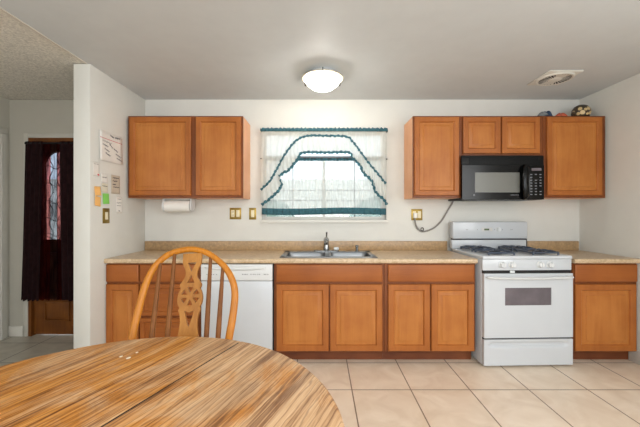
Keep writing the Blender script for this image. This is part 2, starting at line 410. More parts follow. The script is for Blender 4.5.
# kitchen window
wn = thing('window_1', None, None, (0.04, YB+0.08, WZ0), kind='structure')
fw = 0.032; y0, y1 = YB+0.06, YB+0.11
b = MB(); b.box(WX0, WX0+fw, y0, y1, WZ0, WZ1); b.box(WX1-fw, WX1, y0, y1, WZ0, WZ1)
b.box(WX0+fw, WX1-fw, y0, y1, WZ0, WZ0+fw); b.box(WX0+fw, WX1-fw, y0, y1, WZ1-fw, WZ1)
b.build('window_frame', 'trim', wn)
MB().box(WX0+fw, WX1-fw, y0+0.005, y1-0.005, 1.838, 1.862).build('meeting_rail', 'grey_mark', wn)
MB().box(0.025, 0.055, y0+0.005, y1-0.005, WZ0+fw, 1.835).build('mullion', 'trim', wn)
MB().box(WX0+fw, WX1-fw, y0+0.012, y1-0.012, 1.392, 1.402).build('muntin', 'grey_mark', wn)
b = MB()
for x in (-0.29, 0.36): b.box(x, x+0.008, y0+0.014, y1-0.014, WZ0+fw, 1.835)
b.box(WX0+fw, WX1-fw, y0+0.014, y1-0.014, 1.50, 1.508)
b.build('muntin', 'grey_mark', wn)
MB().box(WX0+fw, WX1-fw, y0+0.03, y0+0.034, WZ0+fw, WZ1-fw).build('glass', 'glass', wn)
MB().box(WX0-0.012, WX1+0.012, YB-0.03, YB+0.06, WZ0-0.03, WZ0, 0.004).build('window_sill', 'wall', wn)

# hall exterior door with glazed upper part (frame, slab, panes)
dr = thing('door_1', None, None, (-2.55, YB, 0), kind='structure')
b = MB(); fo = 0.03
b.box(DX0, DX0+fo, YB-0.01, YB+0.12, 0, DZ); b.box(DX1-fo, DX1, YB-0.01, YB+0.12, 0, DZ); b.box(DX0+fo, DX1-fo, YB-0.01, YB+0.12, DZ-0.045, DZ)
b.build('door_frame', 'door_stain', dr)
sx0, sx1 = DX0+fo+0.003, DX1-fo-0.003; sz1 = DZ-0.048
gx0, gx1, gz0, gz1 = -2.86, -2.225, 0.99, 1.90
ya, yb_ = YB+0.02, YB+0.06
b = MB()
b.box(sx0, gx0, ya, yb_, 0.012, sz1); b.box(gx1, sx1, ya, yb_, 0.012, sz1); b.box(gx0, gx1, ya, yb_, gz1, sz1); b.box(gx0, gx1, ya, yb_, 0.012, gz0)
for xa, xb in ((sx0+0.11, -2.58), (-2.52, sx1-0.11)):
    for za, zb in ((0.15, 0.36), (0.45, 0.86)):
        b.rings(xa, xb, za, zb, [(0, ya-0.001, 0), (0.004, ya-0.014, 0), (0.016, ya-0.014, 0), (0.02, ya-0.001, 0), (0.045, ya-0.010, 0)], ya+0.001)
b.build('door_panel', 'door_stain', dr)
# two arched lites: spandrels and the stile between
b = MB(); n = 14; b.box(-2.565, -2.52, ya, yb_, gz0, gz1)
for la, lb in ((gx0, -2.565), (-2.52, gx1)):
    gc = (la+lb)/2; gr = (lb-la)/2
    for sgn in (-1, 1):
        poly = [(gc+sgn*gr, gz1)] + [(gc+sgn*gr*math.cos(t*PI/2/n), gz1-0.16+0.16*math.sin(t*PI/2/n)) for t in range(n+1)]
        fr_ = [b.bm.verts.new((x, ya+0.005, z)) for x, z in poly]; bk = [b.bm.verts.new((x, yb_-0.005, z)) for x, z in poly]
        b.bm.faces.new(fr_); b.bm.faces.new(bk)
        for i in range(len(poly)):
            j = (i+1) % len(poly); b.bm.faces.new([fr_[i], fr_[j], bk[j], bk[i]])
b.build('door_arch', 'door_stain', dr)
MB().box(gx0, gx1, ya+0.018, ya+0.022, gz0, gz1).build('glass', 'glass', dr)
b = MB()
for x in (-2.79, -2.71, -2.63, -2.46, -2.37, -2.29):
    pts = [(x+0.022*math.sin(k*PI/3.0), ya+0.014, gz0+(gz1-gz0)*k/24) for k in range(25)]
    b.tube(pts, 0.0035, 5)
for z in (1.0, 1.04, 1.2, 1.38, 1.56, 1.74):
    b.tube([(gx0+(gx1-gx0)*k/20, ya+0.012, z+0.02*math.sin(k*PI/2.5)) for k in range(21)], 0.0035, 5)
b.build('leading', 'rod', dr)
b = MB(); cw = 0.045
b.box(DX0-cw, DX0, YB-0.014, YB, 0, DZ+cw, 0.003); b.box(DX0, DX1+cw, YB-0.014, YB, DZ, DZ+cw, 0.003); b.box(DX1, DX1+cw, YB-0.014, YB, 0, DZ, 0.003)
struct('trim_2', b, 'door_white')
b = MB().box(DX0-0.02, DX1+0.02, YB+T+0.005, YB+T+0.03, 0, 0.01)
# white door in the hall's left wall
d2 = thing('door_2', None, None, (XH-0.03, 2.85, 0), kind='structure')
MB().box(XH-0.06, XH-0.02, 2.47, 3.23, 0.01, 2.04).build('door_panel', 'door_white', d2)
b = MB(); b.box(XH, XH+0.016, 3.25, 3.315, 0, 2.06, 0.004); b.box(XH, XH+0.016, 2.385, 2.45, 0, 2.06, 0.004); b.box(XH, XH+0.016, 2.385, 3.315, 2.06, 2.12, 0.004)
struct('trim_3', b, 'door_white')

# yard beyond the window
struct('ground', MB().box(-7, 7, YB+T+0.1, 12, -0.3, -0.05), 'yard_ground')
struct('wall_yard', MB().box(-7, 7, 8.0, 8.15, -0.3, 2.1), 'yard_wall')
def bush(x, y, r, h, label):
    b = MB()
    b.grid(lambda u, v: Vector((x+r*math.cos(2*PI*u)*math.sin(PI*v)*(1+0.14*math.sin(9*u*2*PI+5*v*PI)), y+r*math.sin(2*PI*u)*math.sin(PI*v)*(1+0.1*math.cos(7*u*2*PI)), -0.05+h/2-h/2*math.cos(PI*v)*(1+0.04*math.sin(13*2*PI*u)))), 40, 20, True)
    t = thing('garden_bush', label, 'bush', (x, y, -0.05))
    b.build('foliage', 'leaf', t)
bush(-0.9, 6.2, 0.5, 1.55, 'grey-green bush in the yard, left one seen through the sheer window curtain')
bush(1.05, 6.0, 0.55, 1.6, 'grey-green bush in the yard, right one seen through the sheer window curtain')

# ------------------------------------------------------------------ cabinets
YFACE = 2.74          # lower face-frame plane
YU = 3.03             # upper face-frame plane
HC = 0.883             # worktop height
DT = 0.019
def raised(mb, x0, x1, z0, z1, yf, rail=0.055):
    """door or drawer front: outer slab with raised centre panel; yf = plane it lies on"""
    y = yf-DT
    w_ = min(x1-x0, z1-z0)
    rail = min(rail, w_*0.24)
    bv = min(0.032, w_*0.16)
    mb.rings(x0, x1, z0, z1, [(0.0, y+0.005, 0), (0.004, y, 0), (rail-0.008, y, 0), (rail-0.003, y+0.005, 0), (rail, y+0.013, 0), (rail+0.007, y+0.014, 1), (rail+0.009+bv*0.8, y+0.004, 1), (rail+0.010+bv*0.8, y+0.001, 1)], yf)
def slabfront(mb, x0, x1, z0, z1, yf):
    y = yf-DT
    mb.rings(x0, x1, z0, z1, [(0.0, y+0.006, 0), (0.008, y+0.001, 0), (0.012, y, 0)], yf)
def frame_body(mb, x0, x1, z0, z1, yf, yb_, holes):
    """carcass box with a face frame around holes: simple solid carcass set back behind frame"""
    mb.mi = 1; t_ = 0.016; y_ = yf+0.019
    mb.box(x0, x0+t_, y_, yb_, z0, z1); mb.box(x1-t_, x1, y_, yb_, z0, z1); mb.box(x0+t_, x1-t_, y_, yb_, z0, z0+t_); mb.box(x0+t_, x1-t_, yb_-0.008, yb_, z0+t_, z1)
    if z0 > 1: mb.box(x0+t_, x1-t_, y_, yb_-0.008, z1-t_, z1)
    mb.mi = 0; mb.box(x0, x1, yf, yf+0.019, z0, z1, 0.0015, 1)

def lower(name, label, x0, x1, fronts, group='base cabinets under the worktops'):
    t = thing(name, label, 'cabinet', ((x0+x1)/2, YFACE+0.3, 0), group=group)
    b = MB(); frame_body(b, x0, x1, 0.10, HC-0.04, YFACE, YB-0.004, None); b.build('body', ['frame_wood', 'frame_wood'], t)
    MB().box(x0, x1, YFACE+0.075, YB-0.02, 0, 0.10).build('toe_kick', 'toe_wood', t)
    for kind, a, c, z0, z1 in fronts:
        b = MB()
        if kind == 'door': raised(b, a, c, z0, z1, YFACE); b.build('door', ['door_wood', 'panel_wood'], t)
        elif kind == 'pdrawer': raised(b, a, c, z0, z1, YFACE, 0.04); b.build('drawer', ['drawer_wood', 'drawer_wood'], t)
        else: slabfront(b, a, c, z0, z1, YFACE); b.build('drawer', ['drawer_wood'], t)
def px(p_, s=119.9): return (p_-320)/s
DZ0, DZ1, DO0, DO1 = 0.69, 0.832, 0.108, 0.668
g = 0.0015
lower('base_cabinet', 'narrow wood base cabinet against the partition wall, one drawer over one door', XL+0.004, -1.515, [('drawer', px(105.5), px(137.8), DZ0, DZ1), ('door', px(105.5), px(137.8), DO0, DO1)])
lower('drawer_cabinet', 'wood cabinet of stacked drawers behind the bow-back chair, left of the dishwasher', -1.513, -0.999, [('drawer', px(139.5), px(197.5), DZ0, DZ1), ('pdrawer', px(139.5), px(197.5), 0.405, DO1), ('pdrawer', px(139.5), px(197.5), DO0, 0.385)])
lower('sink_cabinet', 'wide two-door wood base cabinet under the steel sink', -0.385, 0.538, [('drawer', px(276.3), px(382.5), DZ0, DZ1), ('door', px(276.3), px(328.8), DO0, DO1), ('door', px(330), px(382.5), DO0, DO1)])
lower('base_cabinet', 'two-door wood base cabinet between the sink cabinet and the stove', 0.540, 1.304, [('drawer', px(388.3), px(474.5), DZ0, DZ1), ('door', px(388.3), px(430.3), DO0, DO1), ('door', px(431.6), px(474.5), DO0, DO1)])
lower('base_cabinet', 'single-door wood base cabinet right of the stove, against the right wall', 2.122, 2.662, [('drawer', 2.134, 2.655, DZ0, DZ1), ('door', 2.134, 2.645, DO0, DO1)])

def upper(name, label, x0, x1, z0, z1, doors):
    t = thing(name, label, 'cabinet', ((x0+x1)/2, YU+0.16, z0), group='wall-hung upper cabinets')
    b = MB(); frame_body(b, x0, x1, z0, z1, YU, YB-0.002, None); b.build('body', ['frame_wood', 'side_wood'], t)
    for a, c, za, zb in doors:
        b = MB(); raised(b, a, c, za, zb, YU, 0.05); b.build('door', ['door_wood', 'panel_wood'], t)
def pu(p_, s=108.2): return (p_-320)/s
UZ0, UZ1 = 1.405, 2.166
upper('wall_cabinet', 'two-door wood wall cabinet on the left, above the paper towel holder', XL+0.012, -0.716, UZ0, UZ1, [(pu(129.2), pu(190.6), 1.427, 2.153), (pu(195.6), pu(240.8), 1.427, 2.153)])
upper('wall_cabinet', 'tall single-door wood wall cabinet just left of the microwave', 0.864, 1.318, UZ0, UZ1, [(pu(414.7), pu(459.3), 1.427, 2.153)])
upper('wall_cabinet', 'short two-door wood wall cabinet directly above the black microwave', 1.320, 2.070, 1.796, UZ1, [(pu(463.4), pu(500.7), 1.816, 2.153), (pu(502.3), pu(540.2), 1.816, 2.153)])
upper('wall_cabinet', 'single-door wood wall cabinet in the right corner under the round pot', 2.072, 2.650, UZ0, UZ1, [(pu(547.5), pu(602.6), 1.427, 2.153)])

# ------------------------------------------------------------------ worktops with backsplash
SX0, SX1, SY0, SY1 = -0.345, 0.492, 2.775, 3.245     # sink outline
YE = YFACE-0.038
hx0, hx1, hy0, hy1 = SX0+0.02, SX1-0.02, SY0+0.02, SY1-0.02
def worktop_part(b, x0, x1, y0, y1):
    b.box(x0, x1, y0, y1, HC-0.038, HC)
wt = thing('worktop', 'long tan speckled laminate worktop around the sink, from partition to stove', 'worktop', (-0.2, YFACE+0.3, HC-0.038))
b = MB()
b.grid(lambda u, v: Vector((XL+0.003+(1.308-XL-0.003)*u, YE+0.010-0.010*math.sin(PI*v), HC-0.019-0.019*math.cos(PI*v))), 1, 8)
yy = YE+0.010
worktop_part(b, XL+0.003, hx0, yy, YB-0.002); worktop_part(b, hx1, 1.308, yy, YB-0.002); worktop_part(b, hx0, hx1, yy, hy0); worktop_part(b, hx0, hx1, hy1, YB-0.002)
b.build('top', 'laminate', wt)
MB().box(XL+0.003, 1.302, YB-0.022, YB-0.001, HC, HC+0.095, 0.004).build('backsplash', 'laminate_dark', wt)
wt = thing('worktop', 'short tan speckled laminate worktop right of the stove', 'worktop', (2.38, YFACE+0.3, HC-0.038))
b = MB()
b.grid(lambda u, v: Vector((2.113+(XR-2.116)*u, YE+0.010-0.010*math.sin(PI*v), HC-0.019-0.019*math.cos(PI*v))), 1, 8)
worktop_part(b, 2.113, XR-0.003, yy, YB-0.002)
b.build('top', 'laminate', wt)
MB().box(2.118, XR-0.02, YB-0.022, YB-0.001, HC, HC+0.095, 0.004).build('backsplash', 'laminate_dark', wt)

# ------------------------------------------------------------------ sink, faucet
sk = thing('sink', 'double-bowl stainless steel sink set in the worktop under the window', 'sink', ((SX0+SX1)/2, (SY0+SY1)/2, HC-0.17))
def rrect(x0, x1, y0, y1, r, z, seg=5):
    out = []
    for cx, cy, a0 in ((x1-r, y1-r, 0), (x0+r, y1-r, PI/2), (x0+r, y0+r, PI), (x1-r, y0+r, 3*PI/2)):
        for k in range(seg+1):
            a = a0+PI/2*k/seg; out.append(Vector((cx+r*math.cos(a), cy+r*math.sin(a), z)))
    return out
def loops(b, ls, close=True):
    prev = [b.bm.verts.new(v) for v in ls[0]]
    for l in ls[1:]:
        cur = [b.bm.verts.new(v) for v in l]; n = len(cur)
        for i in range(n): b.bm.faces.new([prev[i], prev[(i+1) % n], cur[(i+1) % n], cur[i]])
        prev = cur
    if close: b.bm.faces.new(prev)
zr = HC+0.006
xm = 0.0735
bowls = [(SX0+0.035, xm-0.016, SY0+0.035, SY1-0.085), (xm+0.016, SX1-0.035, SY0+0.035, SY1-0.085)]
b = MB()      # deck with raised lip, pieces around the two bowls
b.box(SX0, SX1, SY0, bowls[0][2]+0.012, HC, zr, 0.0025); b.box(SX0, SX1, bowls[0][3]-0.012, SY1, HC, zr, 0.0025)
b.box(SX0, bowls[0][0]+0.012, SY0, SY1, HC, zr, 0.0025); b.box(bowls[1][1]-0.012, SX1, SY0, SY1, HC, zr, 0.0025); b.box(bowls[0][1]-0.012, bowls[1][0]+0.012, SY0+0.01, SY1-0.05, HC, zr, 0.0025)
b.build('rim', 'steel', sk)
for x0, x1, ya_, yb2 in bowls:
    b = MB()
    loops(b, [rrect(x0, x1, ya_, yb2, 0.05, zr), rrect(x0+0.004, x1-0.004, ya_+0.004, yb2-0.004, 0.05, zr-0.006), rrect(x0+0.012, x1-0.012, ya_+0.012, yb2-0.012, 0.06, HC-0.14), rrect(x0+0.04, x1-0.04, ya_+0.04, yb2-0.04, 0.05, HC-0.17)])
    o = b.build('bowl', 'steel', sk, normals=False)
    MB().lathe([(0, 0.004), (0.035, 0.004), (0.042, 0)], ((x0+x1)/2, (ya_+yb2)/2, HC-0.17)).build('drain', 'chrome', sk)
fx, fy = 0.062, SY1-0.045
fc = thing('faucet', 'brushed metal single-lever faucet at the back of the sink', 'faucet', (fx, fy, zr))
b = MB(); loops(b, [rrect(fx-0.125, fx+0.125, fy-0.028, fy+0.028, 0.027, zr), rrect(fx-0.125, fx+0.125, fy-0.028, fy+0.028, 0.027, zr+0.008), rrect(fx-0.12, fx+0.12, fy-0.023, fy+0.023, 0.022, zr+0.013)])
b.build('base_plate', 'chrome', fc)
MB().lathe([(0.030, 0.012), (0.031, 0.03), (0.026, 0.06), (0.025, 0.09), (0.028, 0.105), (0.026, 0.12), (0.014, 0.136), (0, 0.139)], (fx, fy, zr)).build('body', 'chrome', fc)
b = MB(); b.tube(fillet([(fx, fy, zr+0.075), (fx, fy-0.03, zr+0.107), (fx-0.003, fy-0.09, zr+0.118), (fx-0.005, fy-0.135, zr+0.107), (fx-0.006, fy-0.15, zr+0.085)], 6), [0.020]*24+[0.021], 12)
b.build('spout', 'chrome', fc)
b = MB(); b.tube(fillet([(fx, fy, zr+0.12), (fx+0.002, fy-0.004, zr+0.15), (fx+0.003, fy-0.012, zr+0.19)], 6), [0.008]*4+[0.007]*6+[0.009]*3, 10)
b.build('lever', 'chrome', fc)
b = MB()
dx = 0.363
b.lathe([(0.02, 0), (0.02, 0.006), (0.013, 0.008), (0.013, 0.038), (0.018, 0.042), (0.018, 0.055), (0.014, 0.062), (0, 0.063)], (dx, fy+0.003, zr))
t = thing('soap_dispenser', 'short grey metal soap dispenser on the sink deck right of the faucet', 'soap dispenser', (dx, fy, zr))
b.build('bottle', 'chrome', t)
b = MB(); b.tube([(dx, fy+0.003, zr+0.05), (dx, fy-0.03, zr+0.055), (dx, fy-0.04, zr+0.05)], 0.005, 8); b.build('nozzle', 'chrome', t)
b = MB().box(0.135, 0.185, fy-0.035, fy-0.0, zr+0.0135, zr+0.043, 0.01, 3)
b.build('sponge', 'sponge', label='small pale sponge lying on the sink deck beside the faucet', cat='sponge')

# ------------------------------------------------------------------ dishwasher
dw = thing('dishwasher', 'white built-in dishwasher between the drawer cabinet and the sink cabinet', 'dishwasher', (-0.69, YFACE+0.3, 0))
a0, a1 = -0.994, -0.390
MB().box(a0, a1, YFACE+0.01, YB-0.05, 0.09, HC-0.042).build('body', 'gap', dw)
MB().box(a0+0.006, a1-0.006, YFACE-0.032, YFACE+0.008, 0.115, 0.698, 0.006).build('door', 'white_enamel', dw)
cp = MB()
cp.box(a0+0.006, a1-0.006, YFACE-0.040, YFACE+0.008, 0.703, 0.838, 0.006)
cp = cp.build('control_panel', 'white_plastic', dw)
MB().grid(lambda u, v: Vector((-0.95+0.50*u, YFACE-0.0405-0.010*math.sin(PI*u)*math.sin(PI*v), 0.800+0.018*v-0.012*math.sin(PI*u)*(1-v))), 24, 6).build('handle', 'white_plastic', cp, solid=0.004)
MB().box(-0.80, -0.60, YFACE-0.0425, YFACE-0.038, 0.800, 0.816, 0.002).build('latch', 'grey_mark', cp, label='grey recessed latch')
for x in (-0.645, -0.632, -0.62, -0.607, -0.575, -0.555, -0.54, -0.52, -0.505, -0.465, -0.452, -0.435): MB().box(x, x+0.007, YFACE-0.0415, YFACE-0.039, 0.752, 0.760).build('printed_mark', 'grey_mark', cp)
for x in (-0.94, -0.925, -0.90, -0.885, -0.86): MB().box(x, x+0.008, YFACE-0.0415, YFACE-0.039, 0.752, 0.757).build('printed_mark', 'grey_mark', cp)
MB().box(a0+0.01, a1-0.01, YFACE+0.03, YFACE+0.05, 0.0, 0.088).build('toe_kick', 'white_plastic', dw)

# ------------------------------------------------------------------ stove (local frame, front faces -y)
W2 = 0.374; HS = 0.897
st = thing('stove', 'white gas stove with oven between the two worktops', 'stove', (1.698, 3.00, 0), math.radians(1.9))
yfS, ybS = -0.31, 0.315
body = MB().box(-W2, W2, yfS+0.02, ybS, 0.014, HS-0.012, 0.003); body.build('body', 'white_enamel', st, local=True)
for sx_ in (-1, 1):
    for sy_ in (-0.24, 0.27): MB().cyl((sx_*0.33, sy_, 0), (sx_*0.33, sy_, 0.032), 0.016).build('foot', 'black_matte', st, local=True)
ct = MB().box(-W2-0.003, W2+0.003, yfS-0.012, 0.24, HS-0.012, HS+0.014, 0.007, 3).build('cooktop', 'white_enamel', st, local=True)
MB().box(-W2, W2, yfS-0.004, yfS+0.02, 0.792, HS-0.014, 0.003).build('control_panel', 'white_enamel', st, local=True)
for k in (-0.213, -0.131, 0.105, 0.186):
    kn = MB().lathe([(0.030, 0), (0.030, 0.005), (0.023, 0.009), (0.022, 0.026), (0.019, 0.031), (0, 0.031)], (k, yfS-0.004, 0.838), (0, -1, 0), 24)
    o = kn.build('knob', 'white_plastic', st, local=True)
    MB().box(k-0.004, k+0.004, yfS-0.042, yfS-0.034, 0.820, 0.856, 0.002).build('grip', 'white_plastic', o, local=True)
MB().box(-W2+0.004, W2-0.004, yfS, yfS+0.02, 0.766, 0.792).build('vent_gap', 'gap', st, local=True)
MB().box(-0.145, -0.105, yfS-0.006, yfS+0.018, 0.770, 0.790, 0.003).build('latch', 'white_plastic', st, local=True)
# oven door with window
dz0, dz1 = 0.243, 0.768
wx0, wx1, wz0, wz1 = -0.198, 0.190, 0.508, 0.652
b = MB()
b.box(-W2+0.003, wx0, yfS-0.022, yfS+0.018, dz0, dz1); b.box(wx1, W2-0.003, yfS-0.022, yfS+0.018, dz0, dz1)
b.box(wx0, wx1, yfS-0.022, yfS+0.018, wz1, dz1); b.box(wx0, wx1, yfS-0.022, yfS+0.018, dz0, wz0)
od = b.build('oven_door', 'white_enamel', st, local=True)
MB().box(wx0, wx1, yfS-0.018, yfS-0.010, wz0, wz1).build('oven_window', 'oven_glass', od, local=True)
b = MB()
b.tube(fillet([(-0.338, yfS-0.02, 0.742), (-0.33, yfS-0.052, 0.742), (-0.2, yfS-0.058, 0.738), (0, yfS-0.06, 0.736), (0.2, yfS-0.058, 0.738), (0.33, yfS-0.052, 0.742), (0.338, yfS-0.02, 0.742)], 6), 0.016, 10, flat=(1.1, 0.6))
b.build('handle', 'white_plastic', od, local=True)
MB().box(-W2+0.006, W2-0.006, yfS, yfS+0.02, 0.228, 0.243).build('drawer_gap', 'gap', st, local=True)
b = MB()
def drawer_f(u, v):
    x = -W2+0.003+(2*W2-0.006)*u; z = 0.018+0.210*v
    d = 0.026*math.exp(-((v-0.80)/0.07)**2)*min(1, max(0, (0.5-abs(u-0.5))*14-0.6))
    return Vector((x, yfS-0.020+d, z))
b.grid(drawer_f, 40, 24)
b.box(-W2+0.003, W2-0.003, yfS-0.003, yfS+0.018, 0.018, 0.228)
for z in (0.018, 0.228): b.box(-W2+0.003, W2-0.003, yfS-0.020, yfS, z-0.001, z+0.001)
for x in (-W2+0.003, W2-0.003): b.box(x-0.001, x+0.001, yfS-0.020, yfS, 0.018, 0.228)
b.build('drawer', 'white_enamel', st, local=True)
# backguard
b = MB(); b.box(-W2-0.004, W2+0.004, 0.252, 0.318, HS+0.012, 0.998, 0.006); b.build('backguard_riser', 'white_enamel', st, local=True)
MB().box(-W2+0.01, W2-0.002, 0.256, 0.31, 0.998, 1.010).build('backguard_gap', 'gap', st, local=True)
bgp = MB().box(-W2-0.004, W2+0.004, 0.235, 0.318, 1.009, 1.178, 0.010, 3).build('backguard', 'white_enamel', st, local=True)
MB().box(W2+0.004, W2+0.016, 0.262, 0.318, 0.905, 1.008, 0.002).build('side_vent', 'gap', st, local=True)
b = MB(); b.box(-0.09, 0.02, 0.2325, 0.236, 1.085, 1.118, 0.002); pn = b.build('clock_panel', 'panel_grey', bgp, local=True)
MB().box(-0.062, -0.014, 0.2312, 0.233, 1.093, 1.110).build('display', 'display', pn, local=True)
b = MB()
for k in range(4): b.box(-0.055+k*0.009, -0.050+k*0.009, 0.2305, 0.2314, 1.097, 1.106)
b.build('digits', 'amber', pn, local=True)
b = MB().lathe([(0.026, 0), (0.026, 0.003), (0.018, 0.006), (0.017, 0.018), (0, 0.019)], (0.082, 0.235, 1.100), (0, -1, 0), 24); b.build('oven_knob', 'white_plastic', bgp, local=True)
for x in (-0.245, -0.232, -0.135, 0.04, 0.118, 0.205, 0.218): MB().box(x, x+0.006, 0.2335, 0.2355, 1.097, 1.104).build('printed_mark', 'grey_mark', bgp, local=True)
# burners and grates
for cx in (-0.19, 0.19):
    for cy in (-0.16, 0.12):
        b = MB().lathe([(0.062, 0.0), (0.058, 0.004), (0.05, 0.005), (0.045, 0.003), (0.036, 0.012), (0.036, 0.018), (0.03, 0.022), (0, 0.023)], (cx, cy, HS+0.0135)); b.build('burner', 'burner', ct, local=True)
for cx in (-0.19, 0.19):
    b = MB(); zt = HS+0.046
    for cy in (-0.16, 0.12):
        q = 0.108
        pts = [(cx-q, cy-q, zt-0.012), (cx+q, cy-q, zt-0.012), (cx+q, cy+q, zt-0.012), (cx-q, cy+q, zt-0.012)]
        for i in range(4): b.tube([pts[i], pts[(i+1) % 4]], 0.0075, 8)
        for p_ in pts: b.tube([(p_[0], p_[1], HS+0.014), (p_[0], p_[1], zt-0.008)], 0.008, 8)
        for an in range(8):
            a = an*PI/4; rr = q*(1.0 if an % 2 == 0 else 1.35)
            b.tube([(cx+rr*math.cos(a), cy+rr*math.sin(a), zt-0.012), (cx+rr*0.72*math.cos(a), cy+rr*0.72*math.sin(a), zt), (cx+0.028*math.cos(a), cy+0.028*math.sin(a), zt)], 0.007, 8)
    b.build('grate', 'iron', st, local=True)

# ------------------------------------------------------------------ microwave
mw = thing('microwave', 'black over-the-range microwave hung under the short wall cabinet', 'microwave', (1.70, 3.15, 1.392))
x0, x1 = 1.316, 2.050; zb, zt = 1.382, 1.792; yf = 2.975
MB().box(x0, x1, yf+0.035, YB-0.003, zb+0.004, zt, 0.003).build('body', 'black_matte', mw)
gv = MB(); gv.box(x0-0.018, x1, yf+0.012, yf+0.033, 1.705, zt, 0.002)
for k in range(6): gv.box(x0+0.05, x1-0.05, yf+0.004, yf+0.014, 1.715+k*0.011, 1.720+k*0.011)
gv.build('vent_grille', 'black_matte', mw)
wa, wb, wc, wd = 1.415, 1.825, 1.452, 1.635
xd = 1.902
b = MB()
b.box(x0-0.018, wa, yf, yf+0.033, zb+0.006, 1.702); b.box(wb, xd, yf, yf+0.034, zb+0.006, 1.702); b.box(wa, wb, yf, yf+0.034, wd, 1.702); b.box(wa, wb, yf, yf+0.034, zb+0.006, wc)
md_ = b.build('door', 'black', mw)
MB().box(wa, wb, yf+0.004, yf+0.02, wc, wd).build('door_window', 'mw_glass', md_)
b = MB(); b.tube(fillet([(1.872, yf+0.002, 1.690), (1.864, yf-0.03, 1.672), (1.852, yf-0.045, 1.61), (1.848, yf-0.048, 1.545), (1.852, yf-0.045, 1.48), (1.864, yf-0.03, 1.418), (1.872, yf+0.002, 1.400)], 6), 0.019, 10, flat=(1.5, 0.8))
b.build('handle', 'black', md_)
cpn = MB().box(xd+0.002, x1-0.002, yf+0.002, yf+0.034, zb+0.006, 1.702, 0.002).build('control_panel', 'black', mw)
MB().box(xd+0.03, x1-0.03, yf+0.0005, yf+0.004, 1.650, 1.675).build('display', 'oven_glass', cpn)
b = MB()
for r_ in range(8):
    for c_ in range(3):
        if (r_, c_) in ((2, 2), (6, 1)): continue
        MB().box(xd+0.018+c_*0.042, xd+0.036+c_*0.042, yf+0.0005, yf+0.003, 1.43+r_*0.026, 1.438+r_*0.026).build('button', 'grey_mark', cpn)
MB().lathe([(0.009, 0), (0.009, 0.0015), (0, 0.0015)], (1.405, yf, 1.428), (0, -1, 0)).build('emblem', 'grey_mark', md_)
b = MB()
for k in range(7): b.box(1.74+k*0.011, 1.747+k*0.011, yf-0.0008, yf+0.001, 1.426, 1.432)
b.build('brand_letters', 'grey_mark', md_)
MB().box(x0+0.08, x1-0.1, yf+0.08, yf+0.2, zb-0.002, zb+0.006, 0.002).build('lamp_cover', 'grey_cloth', mw)

# cord from outlet to microwave
def bp_(px_, py_, Z=3.335):  # a point standing on the back wall
    return ((px_-320)*Z/F, Z, CAMZ-(py_-213.5)*Z/F)
cd = thing('power_cord', 'grey power cord looping from the wall outlet up to the microwave', 'power cord', bp_(424, 231))
b = MB(); b.tube(fillet([bp_(414.8, 217, 3.31), bp_(415.5, 224, 3.325), bp_(419, 230), bp_(424, 231.5), bp_(433, 228.5), bp_(441, 221.5), bp_(447, 212), bp_(451.5, 204.5), bp_(453.5, 200)], 8), 0.008, 8)
b.build('cable', 'cord', cd)
b = MB(); b.box(*[v for p_ in zip((bp_(413.2, 0)[0], 3.30, bp_(0, 218)[2]), (bp_(416.5, 0)[0], 3.338, bp_(0, 213)[2])) for v in p_], 0.003)
b.build('plug', 'paper', cd)
b = MB(); c0 = Vector(bp_(422.3, 229.3, 3.325)); b.tube([c0+Vector((0.014*math.cos(a*PI/8), 0.004*math.sin(a), 0.016*math.sin(a*PI/8))) for a in range(16)], 0.004, 6, closed=True)
b.build('cable_tie', 'rubber', cd)

# ------------------------------------------------------------------ plates on the walls
def plate(name, label, pa, pb, ya_, yb2, inserts):
    xa, _, za = bp_(pa, yb2, YB); xb, _, zb2 = bp_(pb, ya_, YB)
    t = thing(name, label, 'wall plate', ((xa+xb)/2, YB, (za+zb2)/2), group='brass wall plates')
    MB().box(xa, xb, YB-0.006, YB-0.0005, za, zb2, 0.002).build('cover_plate', 'brass', t)
    for (u0, u1, kind) in inserts:
        w_ = xb-xa; h_ = zb2-za
        o = MB().box(xa+w_*u0, xa+w_*u1, YB-0.010, YB-0.005, za+h_*0.2, zb2-h_*0.2, 0.001).build('outlet' if kind == 'o' else 'rocker', 'cream', t)
        if kind == 'o':
            b = MB(); xc = xa+w_*(u0+u1)/2
            for zc in (za+h_*0.36, za+h_*0.64):
                for q0 in (-0.008, 0.005): MB().box(xc+q0, xc+q0+0.003, YB-0.0105, YB-0.009, zc-0.006, zc+0.006).build('slot', 'gap', o)
plate('outlet_plate', 'wide brass plate with outlet and switch, below the left wall cabinet', 229.8, 241.3, 207.8, 219.3, [(0.14, 0.42, 'o'), (0.58, 0.86, 's')])
plate('switch_plate', 'narrow brass switch plate on the back wall beside the window', 249.2, 256.3, 207.8, 219.6, [(0.28, 0.72, 's')])
plate('outlet_plate', 'brass outlet plate with the grey cord plugged in, right of the window', 411.2, 422.3, 209, 220.3, [(0.14, 0.42, 'o'), (0.58, 0.86, 's')])

